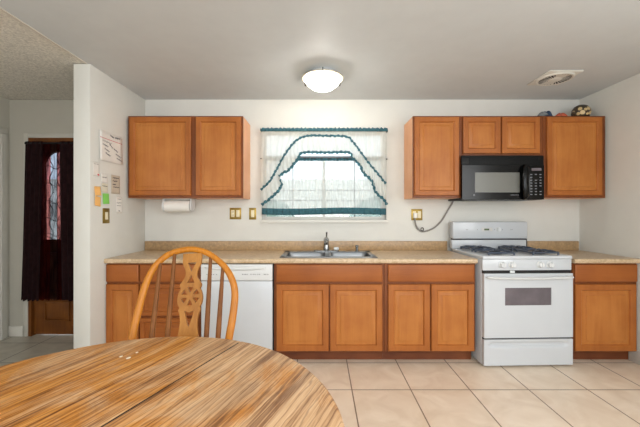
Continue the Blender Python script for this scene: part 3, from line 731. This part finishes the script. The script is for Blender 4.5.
def pp(px_, py_, off=0.0):     # a point on the partition face
    X = XL+off; Z = -X*F/(320-px_)
    return Vector((X, Z, CAMZ-(py_-213.5)*Z/F))
def side_quad(pa, pb, ytop, ybot, th0, th1, name, mat, **k):
    """rectangular sheet on the partition between columns pa..pb; ytop/ybot read at column pa"""
    A = pp(pa, ytop); B = pp(pa, ybot); D = pp(pb, 200)
    return (A.y, D.y, B.z, A.z)
q = side_quad(102.4, 109, 208.2, 223.5, 0, 0, '', '')
t = thing('light_switch', 'brass light switch plate on the partition under the sticky notes', 'light switch', (XL, (q[0]+q[1])/2, (q[2]+q[3])/2))
MB().box(XL+0.0005, XL+0.006, q[0], q[1], q[2], q[3], 0.002).build('cover_plate', 'brass', t)
w_, h_ = q[1]-q[0], q[3]-q[2]
MB().box(XL+0.005, XL+0.010, q[0]+w_*0.3, q[1]-w_*0.3, q[2]+h_*0.25, q[3]-h_*0.25, 0.001).build('rocker', 'cream', t)

def scribble(y0, y1, z0, z1, x, amp, turns, r):
    n = turns*6; pts = []
    for k in range(n+1):
        u = k/n
        pts.append((x, y0+(y1-y0)*u+amp*0.5*math.cos(k*2.1), z0+(z1-z0)*u+amp*math.sin(k*1.7+random.random())))
    return fillet(pts, 2)
def sheet(name, label, pa, pb, yt, yb2, mat, cat='note', curl=0.004, tilt=0, marks=(), group=None, rough=False):
    y0, y1, z0, z1 = side_quad(pa, pb, yt, yb2, 0, 0, '', '')
    t = thing(name, label, cat, (XL, (y0+y1)/2, (z0+z1)/2), group=group)
    ca, sa = math.cos(tilt), math.sin(tilt); cy, cz = (y0+y1)/2, (z0+z1)/2
    def X(u, v): return XL+0.002+curl*((1-u)**2*0.6+(1-v)**2*0.4)
    def P(u, v, o=0):
        dy = (u-0.5)*(y1-y0); dz = (v-0.5)*(z1-z0)
        return Vector((X(u, v)+o, cy+dy*ca-dz*sa, cz+dy*sa+dz*ca))
    MB().grid(lambda u, v: P(u, v), 8, 8).build('paper', mat, t, solid=0.0008)
    for mk, u0, u1, v0, v1, amp, turns, r in marks:
        b = MB()
        n = max(2, turns*6)
        pts = []
        for k in range(n+1):
            f_ = k/n; u = u0+(u1-u0)*f_+(amp*0.6*math.cos(k*2.1) if turns > 1 else 0); v = v0+(v1-v0)*f_+amp*math.sin(k*1.9+0.8*random.random())
            pts.append(P(min(0.98, max(0.02, u)), min(0.98, max(0.02, v)), 0.0012))
        b.tube(pts, r, 5); b.build('handwriting' if mk == 'ink' else 'red_line', mk, t)
    return t
random.seed(3)
marks = [('red_ink', 0.02, 0.98, 0.76, 0.76, 0, 1, 0.0022), ('ink', 0.45, 0.62, 0.93, 0.88, 0.03, 3, 0.0014), ('ink', 0.66, 0.9, 0.9, 0.93, 0.03, 4, 0.0016)]
for k, (u0, u1, v0, v1) in enumerate([(0.12, 0.5, 0.68, 0.64), (0.12, 0.36, 0.56, 0.5), (0.2, 0.4, 0.42, 0.34), (0.24, 0.44, 0.28, 0.2), (0.42, 0.55, 0.62, 0.5), (0.60, 0.78, 0.5, 0.42), (0.68, 0.92, 0.34, 0.24), (0.72, 0.96, 0.2, 0.12)]):
    marks.append(('ink', u0, u1, v0, v1, 0.03, 4, 0.0010))
sheet('wall_chart', 'large white handwritten sheet with a red line, highest on the partition', 98.3, 122, 129, 159.5, 'paper', 'paper sheet', 0.014, marks=marks)
sheet('note_paper', 'white note with a red mark at the partition edge, below the large sheet', 92.3, 98.8, 161, 175.5, 'paper', marks=[('ink', 0.1, 0.9, 0.85, 0.85, 0.02, 4, 0.0008), ('red_ink', 0.75, 0.95, 0.12, 0.1, 0.05, 3, 0.003)])
sheet('note_paper', 'small white note above the pale cream note on the partition', 100.6, 107, 173.5, 182, 'paper', marks=[('ink', 0.1, 0.9, 0.6, 0.6, 0.05, 5, 0.0008)])
sheet('sticky_note', 'orange sticky note, upper of the two orange ones', 93.4, 100.4, 186, 195.3, 'orange_note', curl=0.012, tilt=0.06, group='orange sticky notes')
sheet('sticky_note', 'orange sticky note, lower of the two orange ones', 93.6, 100.2, 196.2, 206, 'orange_note', curl=0.012, tilt=-0.10, group='orange sticky notes')
sheet('sticky_note', 'pale cream note right above the green sticky note', 101, 107.5, 183, 192, 'paper_cream', tilt=-0.05, marks=[('ink', 0.1, 0.9, 0.7, 0.7, 0.05, 5, 0.0008)])
sheet('sticky_note', 'bright green sticky note above the light switch', 102, 108.8, 193.2, 203.8, 'green_note', curl=0.008, tilt=0.04)
sheet('list_paper', 'taupe handwritten list nearest the left wall cabinet', 110.6, 119.6, 174.5, 193.5, 'paper_taupe', marks=[('ink', 0.15, 0.85, 0.85, 0.85, 0.03, 5, 0.0016), ('ink', 0.15, 0.7, 0.68, 0.68, 0.03, 4, 0.0016), ('ink', 0.15, 0.5, 0.5, 0.5, 0.03, 3, 0.0016), ('ink', 0.2, 0.9, 0.36, 0.36, 0.02, 5, 0.0016)])
sheet('list_paper', 'white paper with faint brown lines, lowest note on the partition', 115.5, 121.8, 196.5, 213, 'paper', marks=[('ink', 0.3, 0.8, 0.86, 0.84, 0.02, 3, 0.0008), ('ink', 0.1, 0.9, 0.62, 0.62, 0.02, 5, 0.0008), ('ink', 0.1, 0.8, 0.45, 0.45, 0.02, 4, 0.0008), ('ink', 0.4, 0.6, 0.15, 0.12, 0.03, 2, 0.0012)])

# ------------------------------------------------------------------ paper towel holder
pt = thing('paper_towel_holder', 'white paper towel holder mounted under the left wall cabinet', 'paper towel holder', (-1.385, 3.19, UZ0))
xa, xb = -1.515, -1.235; yc = 3.17
for x in (xa, xb-0.012):
    b = MB(); b.box(x, x+0.012, yc-0.04, yc+0.05, 1.33, UZ0-0.001, 0.003); b.lathe([(0, 0), (0.050, 0), (0.050, 0.015), (0, 0.015)], (x-0.0015, yc, 1.332), (1, 0, 0), 24); b.build('bracket', 'white_plastic', pt)
MB().lathe([(0, 0), (0.056, 0), (0.056, 0.242), (0, 0.242)], (xa+0.019, yc, 1.332), (1, 0, 0), 32).build('paper_roll', 'paper', pt)
MB().box(xa, xb, yc-0.04, yc+0.09, UZ0-0.010, UZ0-0.001, 0.002).build('mounting_plate', 'white_plastic', pt)
MB().cyl((xa+0.01, yc, 1.332), (xb-0.01, yc, 1.332), 0.015).build('spindle', 'white_plastic', pt)

# ------------------------------------------------------------------ kitchen window curtains
ZCu = 3.292
def cw_(px_, py_, Z=ZCu): return Vector(((px_-320)*Z/F, Z, CAMZ-(py_-213.5)*Z/F))
rd = thing('curtain_rod', 'top curtain rod across the window holding the white swag valance', 'curtain rod', cw_(324, 130))
b = MB(); A, B_ = cw_(261, 130), cw_(387.5, 130.8)
b.tube([A, B_], 0.008, 10); b.tube([A, A+Vector((0, YB-0.002-ZCu, 0))], 0.007, 8); b.tube([B_, B_+Vector((0, YB-0.002-ZCu, 0))], 0.007, 8)
b.build('rod', 'rod', rd)
rd2 = thing('curtain_rod', 'lower curtain rod at mid window holding the tier curtain', 'curtain rod', cw_(324, 161, 3.325))
A, B_ = cw_(260.8, 158.5, 3.328), cw_(387.2, 159, 3.328)
b = MB(); b.tube([A, B_], 0.005, 10)
for q_ in (A, B_): b.tube([q_, (q_.x, YB-0.002, q_.z)], 0.005, 8)
b.build('rod', 'rod', rd2)

outer = [(261, 190), (266, 185.5), (270.6, 180.6), (275.5, 172), (279.5, 165), (285.4, 154.4), (293.5, 143.7), (300, 138.6), (309.6, 136), (325.8, 136.2), (346, 137), (352.7, 142.3), (360.8, 153), (369, 164), (377, 173.3), (385.5, 184)]
inner = [(261.7, 204.8), (269, 199.7), (278.7, 190.8), (281.6, 184), (278.9, 178.0), (283, 173.5), (289.4, 169.8), (297.5, 159.8), (303, 153.2), (325.8, 153), (348.7, 153), (352.7, 158.5), (359.5, 165.2), (363.5, 173.3), (371.6, 181.4), (375.3, 192), (384, 200.2), (386, 205)]
def arc(pts, n):
    P_ = fillet([(a, 0, c) for a, c in pts], 12); d = [0]
    for i in range(1, len(P_)): d.append(d[-1]+(P_[i]-P_[i-1]).length)
    out = []; j = 0
    for k in range(n+1):
        s_ = d[-1]*k/n
        while j < len(d)-2 and d[j+1] < s_: j += 1
        f_ = (s_-d[j])/max(1e-9, d[j+1]-d[j]); out.append(P_[j].lerp(P_[j+1], f_))
    return out
NU = 220
Oc = arc(outer, NU); Ic = arc(inner, NU)
sv = thing('swag_valance', 'white sheer swag valance arched over the window with teal-edged ruffle', 'curtain', cw_(324, 132), group='kitchen window curtains')
def ybow(u): return -0.012*math.sin(2*PI*u*1.0)
def val(u, v):
    o = Oc[int(round(u*NU))]
    topx = 262+124*u
    top = cw_(topx, 131.5); low = cw_(o.x, o.z)
    p_ = top.lerp(low, v)
    if o.x != topx: p_.x = top.x+(low.x-top.x)*v
    p_.y += 0.006*math.sin(u*NU*0.55)*(0.4+0.6*v)+0.004*math.sin(u*61)
    return p_
MB().grid(val, NU, 10).build('fabric', 'sheer', sv)
b = MB()
def ruf(u, v):
    i = int(round(u*NU)); p_ = cw_(Oc[i].x, Oc[i].z).lerp(cw_(Ic[i].x, Ic[i].z), v)
    p_.y += -0.014+0.009*math.sin(u*NU*0.9+1.5*math.sin(v*3))*(0.3+0.9*abs(v-0.2))-0.012*math.sin(PI*v)
    return p_
b.grid(ruf, NU, 10); b.build('ruffle', 'ruffle', sv)
def band(line, w_, dy, amp, nrm=1, mat='teal', name='trim_band', parent=sv):
    b = MB(); n = len(line)-1
    def f_(u, v):
        i = int(round(u*n)); t_ = line[min(i+2, n)]-line[max(i-2, 0)]; t_.normalize()
        nn = Vector((-t_.z, 0, t_.x)); q_ = line[i]+nn*((v-0.5)*w_*(1+0.3*math.sin(i*1.3)+0.25*math.sin(i*2.9))+0.25*math.sin(i*0.8))
        p_ = cw_(q_.x, q_.z); p_.y += dy+amp*math.sin(i*0.9+v); return p_
    b.grid(f_, n, 3); return b.build(name, mat, parent, solid=0.003)
band(Oc, 2.1, -0.018, 0.004)
band(Ic, 2.6, -0.022, 0.005)
b = MB()
b.grid(lambda u, v: cw_(260.5+127*u, 128.2+3.4*v+(0.45*math.sin(u*190)+0.5*math.sin(u*71+1)*math.sin(u*333))*(1-v))+Vector((0, -0.010+0.003*math.sin(u*230)-0.004*math.sin(PI*v), 0)), 240, 4)
b.build('header_band', 'teal', sv, solid=0.002)
# tier curtain, behind the swag
tr_ = thing('tier_curtain', 'thin white sheer tier curtain with teal bottom band on the lower window', 'curtain', cw_(324, 216, 3.325), group='kitchen window curtains')
ZT = 3.331
def tier(u, v):
    p_ = cw_(262+124*u, 158.5+56*v, ZT); p_.y += 0.006*math.sin(u*95)*(0.5+0.5*v)+0.003*math.sin(u*240); return p_
for nm, ua, ub in (('left', 0, 0.503), ('right', 0.497, 1)):
    b = MB(); b.grid(lambda u, v: tier(ua+(ub-ua)*u, v), 120, 12); b.build('panel', 'sheer_tier', tr_)
b = MB(); b.grid(lambda u, v: tier(u, 0.885+0.115*v+0.01*math.sin(u*7))+Vector((0, -0.004, 0)), 160, 3); b.build('hem_band', 'teal', tr_, solid=0.002)
b = MB(); b.grid(lambda u, v: tier(0.01+0.98*u, 0.0+0.05*v)+Vector((0, -0.006+0.002*math.sin(u*210), 0.004)), 200, 3); b.build('header_band', 'teal', tr_, solid=0.002)

# ------------------------------------------------------------------ hall door curtain
ZH = 3.285
def hw(px_, py_, Z=ZH): return Vector(((px_-320)*Z/F, Z, CAMZ-(py_-213.5)*Z/F))
rd = thing('curtain_rod', 'black curtain rod across the top of the hall door', 'curtain rod', hw(50, 143))
b = MB(); A = hw(26.2, 143.2); B_ = Vector((-2.06, ZH, A.z)); b.tube([A, B_], 0.008, 10)
b.lathe([(0, -0.015), (0.013, -0.008), (0.015, 0), (0.012, 0.008), (0, 0.014)], A, (1, 0, 0), 12)
for x in (A.x+0.03, B_.x-0.03): b.tube([(x, ZH, A.z), (x, YB-0.017, A.z)], 0.006, 8)
b.build('rod', 'rod', rd)
zt_, zbm = A.z+0.018, 0.385
dc = thing('door_curtain', 'dark plum curtain over the glass of the hall door, red and sheer in the middle', 'curtain', (-2.55, ZH, zbm))
def drape(xa0, xa1, xb0, xb1, folds, name, mat, ph=0, amp=0.014, yo=0.0, zend=zbm):
    def f_(u, v):
        x = (xa0+(xa1-xa0)*u)*(1-v)+(xb0+(xb1-xb0)*u)*v
        return Vector((x, ZH-0.004+yo+amp*(0.35+0.65*v)*math.sin(u*folds*2*PI+ph+0.5*math.sin(3*v)), zt_+(zend-zt_)*v+0.006*math.sin(u*25)*v))
    return MB().grid(f_, 100, 20).build(name, mat, dc)
drape(-2.965, -2.79, -3.01, -2.83, 4, 'opaque_panel', 'plum')
drape(-2.82, -2.725, -2.86, -2.735, 2, 'sheer_strip', 'red_sheer', yo=0.018, amp=0.008)
drape(-2.73, -2.66, -2.74, -2.66, 1, 'sheer_strip', 'blue_sheer', yo=0.022, amp=0.006)
drape(-2.665, -2.61, -2.665, -2.60, 1, 'sheer_strip', 'red_sheer', yo=0.018, amp=0.006)
drape(-2.625, -2.08, -2.61, -2.08, 9, 'opaque_panel', 'plum', ph=1)
# ------------------------------------------------------------------ ceiling lamp
lz = 2.375; LX, LY = 0.022, 2.70
cl = thing('ceiling_light', 'round frosted glass ceiling light glowing over the sink area', 'ceiling light', (LX, LY, ZC))
MB().lathe([(0, 0), (0.10, 0), (0.105, -0.006), (0.158, -0.044), (0.158, -0.056), (0, -0.056)], (LX, LY, ZC-0.001), seg=48).build('pan', 'white_plastic', cl)  # canopy widened into a pan that blocks the bulb's upward light
MB().lathe([(0.146, -0.008), (0.148, -0.012), (0.143, -0.024), (0.124, -0.048), (0.092, -0.074), (0.050, -0.093), (0.0, -0.099)], (LX, LY, lz), seg=48).build('glass_bowl', 'bowl', cl, solid=0.003)
MB().lathe([(0.144, -0.012), (0.168, 0.001), (0.169, -0.002), (0.147, -0.018), (0.144, -0.012)], (LX, LY, lz), seg=48).build('glass_rim', 'rim_glass', cl)
b = MB(); b.tube([(LX+0.171*math.cos(a*PI/24), LY+0.171*math.sin(a*PI/24), lz) for a in range(48)], 0.003, 6, closed=True); b.build('ring', 'chrome', cl)
for a in (-PI/2, PI/6, 5*PI/6):
    c_, s_ = math.cos(a), math.sin(a)
    b = MB(); b.tube(fillet([(LX+0.08*c_, LY+0.08*s_, ZC-0.016), (LX+0.15*c_, LY+0.15*s_, ZC-0.026), (LX+0.176*c_, LY+0.176*s_, lz+0.006), (LX+0.170*c_, LY+0.170*s_, lz-0.022)], 5), 0.004, 8)
    b.lathe([(0, -0.004), (0.007, 0), (0.007, 0.006), (0, 0.009)], (LX+0.166*c_, LY+0.166*s_, lz-0.022), (c_, s_, 0), 10)
    b.build('clip', 'rod', cl)
pl = bpy.data.lights.new('ceiling_light_bulb', 'POINT'); pl.energy = 25; pl.color = (1.0, 0.96, 0.9); pl.shadow_soft_size = 0.06
po = bpy.data.objects.new('ceiling_light_bulb', pl); C.objects.link(po); po.location = (LX, LY, 2.335)

# ceiling fitting added for the overhead fill, unseen behind the camera
dl = thing('fill_ceiling_light', 'round white ceiling light added unseen behind the camera', 'ceiling light', (0.2, -0.9, ZC))
MB().lathe([(0, 0), (0.24, 0), (0.25, -0.02), (0.22, -0.07), (0, -0.08)], (0.2, -0.9, ZC-0.001), seg=40).build('shade', 'white_plastic', dl)

# ceiling vent
vt = thing('ceiling_vent', 'round louvred exhaust fan cover on a square plate in the ceiling', 'vent', (2.02, 2.80, ZC))
MB().box(1.872, 2.150, 2.655, 2.95, ZC-0.012, ZC-0.001, 0.004).build('plate', 'trim', vt)
b = MB(); vx, vy = 2.017, 2.802
b.lathe([(0.140, -0.010), (0.140, -0.018), (0.132, -0.024), (0.122, -0.024), (0.118, -0.021), (0.118, -0.012)], (vx, vy, ZC), seg=48); b.build('rim', 'trim', vt)
MB().lathe([(0, -0.012), (0.118, -0.012), (0.118, -0.020), (0, -0.020)], (vx, vy, ZC), seg=48).build('backing', 'gap', vt)
MB().lathe([(0, -0.030), (0.036, -0.029), (0.048, -0.025), (0.048, -0.014)], (vx, vy, ZC), seg=32).build('centre_cap', 'trim', vt)
b = MB()
for k in range(28):
    a = 2*PI*k/28; c_, s_ = math.cos(a), math.sin(a)
    wd_ = 0.011 if abs(c_) < 0.5 else 0.0035
    b.tube([(vx+0.046*c_, vy+0.046*s_, ZC-0.0205), (vx+0.120*c_, vy+0.120*s_, ZC-0.0205)], wd_, 6, flat=(1, 0.2) if abs(s_) > 0.95 else (0.2, 1))
b.build('louvre', 'trim', vt)

# ------------------------------------------------------------------ things on top of the right cabinets
zt2 = UZ1
pot = thing('round_pot', 'round dark pot with beige patches on top of the corner wall cabinet', 'pot', (2.52, 3.15, zt2))
MB().lathe([(0, 0.0), (0.04, 0.0), (0.065, 0.02), (0.078, 0.06), (0.074, 0.095), (0.055, 0.125), (0.03, 0.138), (0, 0.141)], (2.52, 3.15, zt2), seg=32).build('body', 'glaze_dark', pot)
b = MB()
for ang, h, r_ in ((-0.5, 0.05, 0.024), (0.25, 0.10, 0.022), (-0.15, 0.085, 0.018), (-0.75, 0.10, 0.02), (0.55, 0.045, 0.022), (-0.95, 0.04, 0.018), (0.1, 0.03, 0.016), (1.2, 0.08, 0.022), (-1.5, 0.07, 0.02)):
    d = Vector((math.sin(ang), -math.cos(ang), (h-0.07)/0.075*0.8)).normalized()
    c0 = Vector((2.52, 3.15, zt2+0.068))+d*0.070
    b.lathe([(r_, 0), (r_*0.8, 0.007), (0, 0.010)], c0, d, 14)
b.build('patches', 'glaze_beige', pot)
b = MB(); b.tube(fillet([(2.455, 3.13, zt2+0.03), (2.43, 3.12, zt2+0.045), (2.418, 3.115, zt2+0.065)], 5), 0.012, 10); b.build('spout', 'glaze_dark', pot)
def lump(name, label, cat, c, sx_, sy_, sz_, mat, mat2=None, seed=1):
    rnd = random.Random(seed); ph = [rnd.random()*6 for _ in range(4)]
    def f_(u, v):
        a = 2*PI*u; k = 1+0.15*math.sin(3*a+ph[0])+0.08*math.sin(7*a+ph[1])
        r_ = math.sin(PI*v*0.5)*k
        return Vector((c[0]+sx_*r_*math.cos(a), c[1]+sy_*r_*math.sin(a), c[2]+sz_*math.cos(PI*v*0.5)*(1+0.2*math.sin(4*a+ph[2])*math.sin(PI*v))))
    t = thing(name, label, cat, c)
    MB().grid(f_, 36, 10, True).build('fabric', mat, t)
    return t
t = lump('folded_cloth', 'navy and grey folded cloth on the short wall cabinet, near the pot', 'cloth', (2.165, 3.12, zt2), 0.058, 0.05, 0.068, 'blue_cloth', seed=2)
b = MB(); b.grid(lambda u, v: Vector((2.125+0.06*math.cos(2*PI*u)*v-0.01, 3.09+0.03*math.sin(2*PI*u)*v, zt2+0.060-0.045*v*v+0.006*math.sin(8*PI*u)*v)), 30, 6, True); b.build('grey_fold', 'grey_cloth', t, label='grey fold')
lump('red_cloth', 'small orange-red cloth on top of the corner wall cabinet', 'cloth', (2.285, 3.10, zt2), 0.055, 0.04, 0.045, 'red_cloth', seed=5)

# ------------------------------------------------------------------ dining table (local frame; grain along local y)
TX, TY, TR, TZ = -0.55, 0.723, 0.612, 0.76
rot = -math.atan2(0.37, 0.93)
tb = thing('dining_table', 'round worn oak pedestal dining table in the foreground', 'table', (TX, TY, 0), rot)
for sgn in (-1, 1):
    b = MB(); n = 64
    def half(r_, z_, g0):
        pts = []
        a0 = math.asin(min(1, g0/r_))
        for k in range(n+1):
            a = -PI/2+a0+(PI-2*a0)*k/n
            pts.append(Vector((sgn*(r_*math.cos(a)), r_*math.sin(a), z_)))
        return pts
    g0 = 0.0042-sgn*-0.018
    prof = [(TR-0.02, TZ-0.032), (TR-0.006, TZ-0.028), (TR, TZ-0.018), (TR-0.001, TZ-0.008), (TR-0.008, TZ-0.001), (TR-0.014, TZ)]
    rings_ = [[b.bm.verts.new(v) for v in half(r_, z_, g0)] for r_, z_ in prof]
    for A_, B2 in zip(rings_, rings_[1:]):
        for i in range(n): b.bm.faces.new([A_[i], A_[i+1], B2[i+1], B2[i]])
    b.bm.faces.new(rings_[0]); b.bm.faces.new(rings_[-1])
    b.bm.faces.new([r_[0] for r_ in rings_]+[r_[-1] for r_ in reversed(rings_)])
    b.build('tabletop_half', 'table_top', tb, local=True)
b = MB(); b.lathe([(0.49, 0.66), (0.50, 0.66), (0.50, TZ-0.03), (0.49, TZ-0.03)], (0, 0, 0), seg=64); b.build('apron', 'oak', tb, local=True)
MB().box(0.0142, 0.0218, -TR+0.02, TR-0.02, TZ-0.028, TZ-0.002).build('seam', 'gap', tb, local=True, label='dark seam between the two halves')
MB().box(-0.45, 0.45, -0.04, 0.04, 0.69, TZ-0.034).build('rail', 'oak', tb, local=True)
MB().lathe([(0, 0.16), (0.09, 0.16), (0.10, 0.22), (0.07, 0.28), (0.055, 0.36), (0.085, 0.46), (0.10, 0.54), (0.07, 0.62), (0.12, 0.68), (0.12, 0.70), (0, 0.70)], (0, 0, 0), seg=32).build('pedestal', 'oak', tb, local=True)
for k in range(4):
    a = PI/4+k*PI/2; c_, s_ = math.cos(a), math.sin(a)
    b = MB(); b.tube(fillet([(0.06*c_, 0.06*s_, 0.24), (0.18*c_, 0.18*s_, 0.20), (0.30*c_, 0.30*s_, 0.09), (0.38*c_, 0.38*s_, 0.035)], 6), 0.032, 10, flat=(0.8, 1.0)); b.build('leg', 'oak', tb, local=True)
for px_, py_, rr_ in ((121, 356.5, 0.004), (128.5, 358, 0.0055), (137, 352.5, 0.0035)):   # pale specks on the tabletop
    y_ = (CAMZ-TZ)*F/(py_-213.5); v_ = WM[tb].inverted() @ Vector(((px_-320)*y_/F, y_, TZ))
    MB().lathe([(rr_, 0), (rr_*0.9, 0.0008), (0, 0.0008)], v_, seg=14, sy=1.6).build('speck', 'paper_cream', tb, local=True, label='pale chip on the tabletop')

# ------------------------------------------------------------------ bow-back chair
SEATZ = 0.45
def cy_(z): return 1.40+0.30*(z-SEATZ)     # tilted back plane
def cpx(px_, py_):
    # intersect the sight line with the back plane
    tz = (213.5-py_)/F
    y = (1.40+0.30*(CAMZ-SEATZ))/(1-0.30*tz)
    return Vector(((px_-320)*y/F, y, CAMZ+tz*y))
ch = thing('dining_chair', 'golden oak bow-back dining chair with pierced splat behind the table', 'chair', (-0.63, 1.25, 0))
bowp = [(131.5, 341), (136.5, 318), (141.5, 298), (147.0, 281), (155, 266.5), (167, 255.5), (179, 251), (192, 249.4), (205, 252), (217, 259.5), (227, 270), (233.2, 283), (234.8, 297), (232.5, 318), (228.5, 341)]
pts = [cpx(*q_) for q_ in bowp]
# carry the two ends on down to the seat
def extend(p_top, p2):
    d = (p2-p_top); k = (SEATZ+0.015-p2.z)/d.z
    return p2+d*k*0.9+Vector((0, 0, 0))
lo_l = extend(pts[1], pts[0]); lo_r = extend(pts[-2], pts[-1])
lo_l.x += 0.02; lo_l.z = SEATZ+0.01; lo_l.y = cy_(SEATZ); lo_r.x -= 0.0; lo_r.z = SEATZ+0.01; lo_r.y = cy_(SEATZ)
full = fillet([lo_l]+pts+[lo_r], 6)
nb = len(full)
MB().tube(full, [0.0175-0.0035*math.sin(PI*i/(nb-1))**3 for i in range(nb)], 12, flat=(1.0, 0.8)).build('bow', 'oak', ch)
for (xa_, ya_, xb_, yb2) in ((151.5, 341, 160.5, 262.5), (167.5, 338, 174.7, 254), (206.5, 338, 210.8, 255), (218, 340, 223, 265.5)):
    a_ = cpx(xb_, yb2); c_ = cpx(xa_, ya_); d = c_-a_; lo = a_+d*((SEATZ+0.01-a_.z)/d.z)
    lo.y = cy_(SEATZ)
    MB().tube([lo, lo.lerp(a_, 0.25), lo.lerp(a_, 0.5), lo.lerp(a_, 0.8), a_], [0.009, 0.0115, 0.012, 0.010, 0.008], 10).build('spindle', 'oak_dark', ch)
# splat: outline and holes as a filled curve, extruded, laid into the back plane
k_ = 0.00113
hw_ = [(58, 39), (95, 38), (110, 33), (125, 26), (145, 23), (160, 26), (175, 36), (187, 43), (197, 42), (205, 39), (214, 44), (235, 50), (255, 50), (270, 46), (279, 40), (287, 44), (294, 43), (305, 38), (335, 34), (370, 36), (400, 41), (470, 47), (545, 40), (625, 34)]
cr = [v for v in fillet([(w_, 0, -h) for h, w_ in hw_], 4)]
outline = [(v.x*k_, (v.z+235)*k_) for v in cr]
outline = outline+[(-x, y) for x, y in reversed(outline)]
holes = []
holes.append([(-21, 95), (21, 95), (13, 108), (4, 128), (0, 137), (-4, 128), (-13, 108)])
holes.append([(0, 147), (6, 158), (13, 174), (17, 182), (-17, 182), (-13, 174), (-6, 158)])
for k in range(6):
    a = PI/6+k*PI/3+PI/6
    pts_ = []
    for s_ in range(9):
        t_ = s_/8; aa = a-0.34+0.68*t_; pts_.append((34*math.sin(aa), 235-34*math.cos(aa)))
    pts_ += [(20*math.sin(a+0.28), 235-20*math.cos(a+0.28)), (11*math.sin(a), 235-11*math.cos(a)), (20*math.sin(a-0.28), 235-20*math.cos(a-0.28))]
    holes.append([(x*1.12, 235+(y-235)*1.12) for x, y in pts_])
holes.append([(-20, 291), (0, 300), (20, 291), (14, 320), (6, 345), (0, 356), (-6, 345), (-14, 320)])
holes.append([(-12, 410), (12, 410), (18, 470), (0, 520), (-18, 470)])
cu = bpy.data.curves.new('splat', 'CURVE'); cu.dimensions = '2D'; cu.fill_mode = 'BOTH'; cu.extrude = 0.006; cu.bevel_depth = 0.0012
def add_sp(pl_):
    sp = cu.splines.new('POLY'); sp.points.add(len(pl_)-1)
    for i, (x, y) in enumerate(pl_): sp.points[i].co = (x, y, 0, 1)
    sp.use_cyclic_u = True
add_sp(outline)
for h in holes: add_sp([(x*k_, (235-y)*k_) for x, y in h])
tmp = bpy.data.objects.new('splat_tmp', cu)
me = bpy.data.meshes.new_from_object(tmp)
bpy.data.objects.remove(tmp)
o = bpy.data.objects.new('splat', me); C.objects.link(o)
top_c = cpx(193, 296.2); ax = cpx(190.5, 296.2)   # wheel centre
vdir = (cpx(193.2, 256)-cpx(188.4, 336)).normalized(); xdir = Vector((1, 0, 0)); xdir = (xdir-vdir*xdir.dot(vdir)).normalized(); ndir = xdir.cross(vdir)
mt = Matrix((xdir, vdir, ndir)).transposed().to_4x4(); mt.translation = ax
me.transform(WM[ch].inverted() @ mt)
me.materials.clear(); me.materials.append(M['splat']); o.parent = ch; WM[o] = WM[ch]
# seat, legs, stretchers
scx, scy = -0.63, 1.215
def seatf(u, v):
    a = 2*PI*u; r_ = v; bx_ = abs(math.cos(a))**0.75*math.copysign(1, math.cos(a)); by_ = abs(math.sin(a))**0.75*math.copysign(1, math.sin(a))
    return Vector((scx+0.225*bx_*r_*(1+0.06*-by_), scy+0.215*by_*r_, SEATZ+0.006-0.012*(1-r_**2)))
b = MB(); b.grid(seatf, 40, 8, True)
b.grid(lambda u, v: Vector((seatf(u, 1-0.12*v).x, seatf(u, 1-0.12*v).y, SEATZ+0.006-0.036*v)), 40, 3, True)
ring_ = [b.bm.verts.new((seatf(i/40, 0.88).x, seatf(i/40, 0.88).y, SEATZ-0.030)) for i in range(40)]; b.bm.faces.new(ring_)
bmesh.ops.remove_doubles(b.bm, verts=list(b.bm.verts), dist=0.0004)
b.build('seat', 'oak', ch)
tops = {}
for sx_ in (-1, 1):
    for sy_ in (-1, 1):
        a_ = Vector((scx+sx_*0.14, scy+sy_*0.13, SEATZ-0.028)); c_ = Vector((scx+sx_*0.20, scy+sy_*0.19, 0.0))
        rr = [0.014, 0.019, 0.016, 0.022, 0.018, 0.015, 0.012]
        MB().tube([a_.lerp(c_, i/6) for i in range(7)], rr, 12).build('leg', 'oak', ch); tops[sx_, sy_] = (a_, c_)
mids = []
for sx_ in (-1, 1):
    p0 = tops[sx_, -1][0].lerp(tops[sx_, -1][1], 0.6); p1 = tops[sx_, 1][0].lerp(tops[sx_, 1][1], 0.6)
    MB().tube([p0, p0.lerp(p1, 0.5), p1], [0.009, 0.013, 0.009], 10).build('stretcher', 'oak', ch); mids.append(p0.lerp(p1, 0.5))
MB().tube([mids[0], mids[0].lerp(mids[1], 0.5), mids[1]], [0.009, 0.013, 0.009], 10).build('stretcher', 'oak', ch)
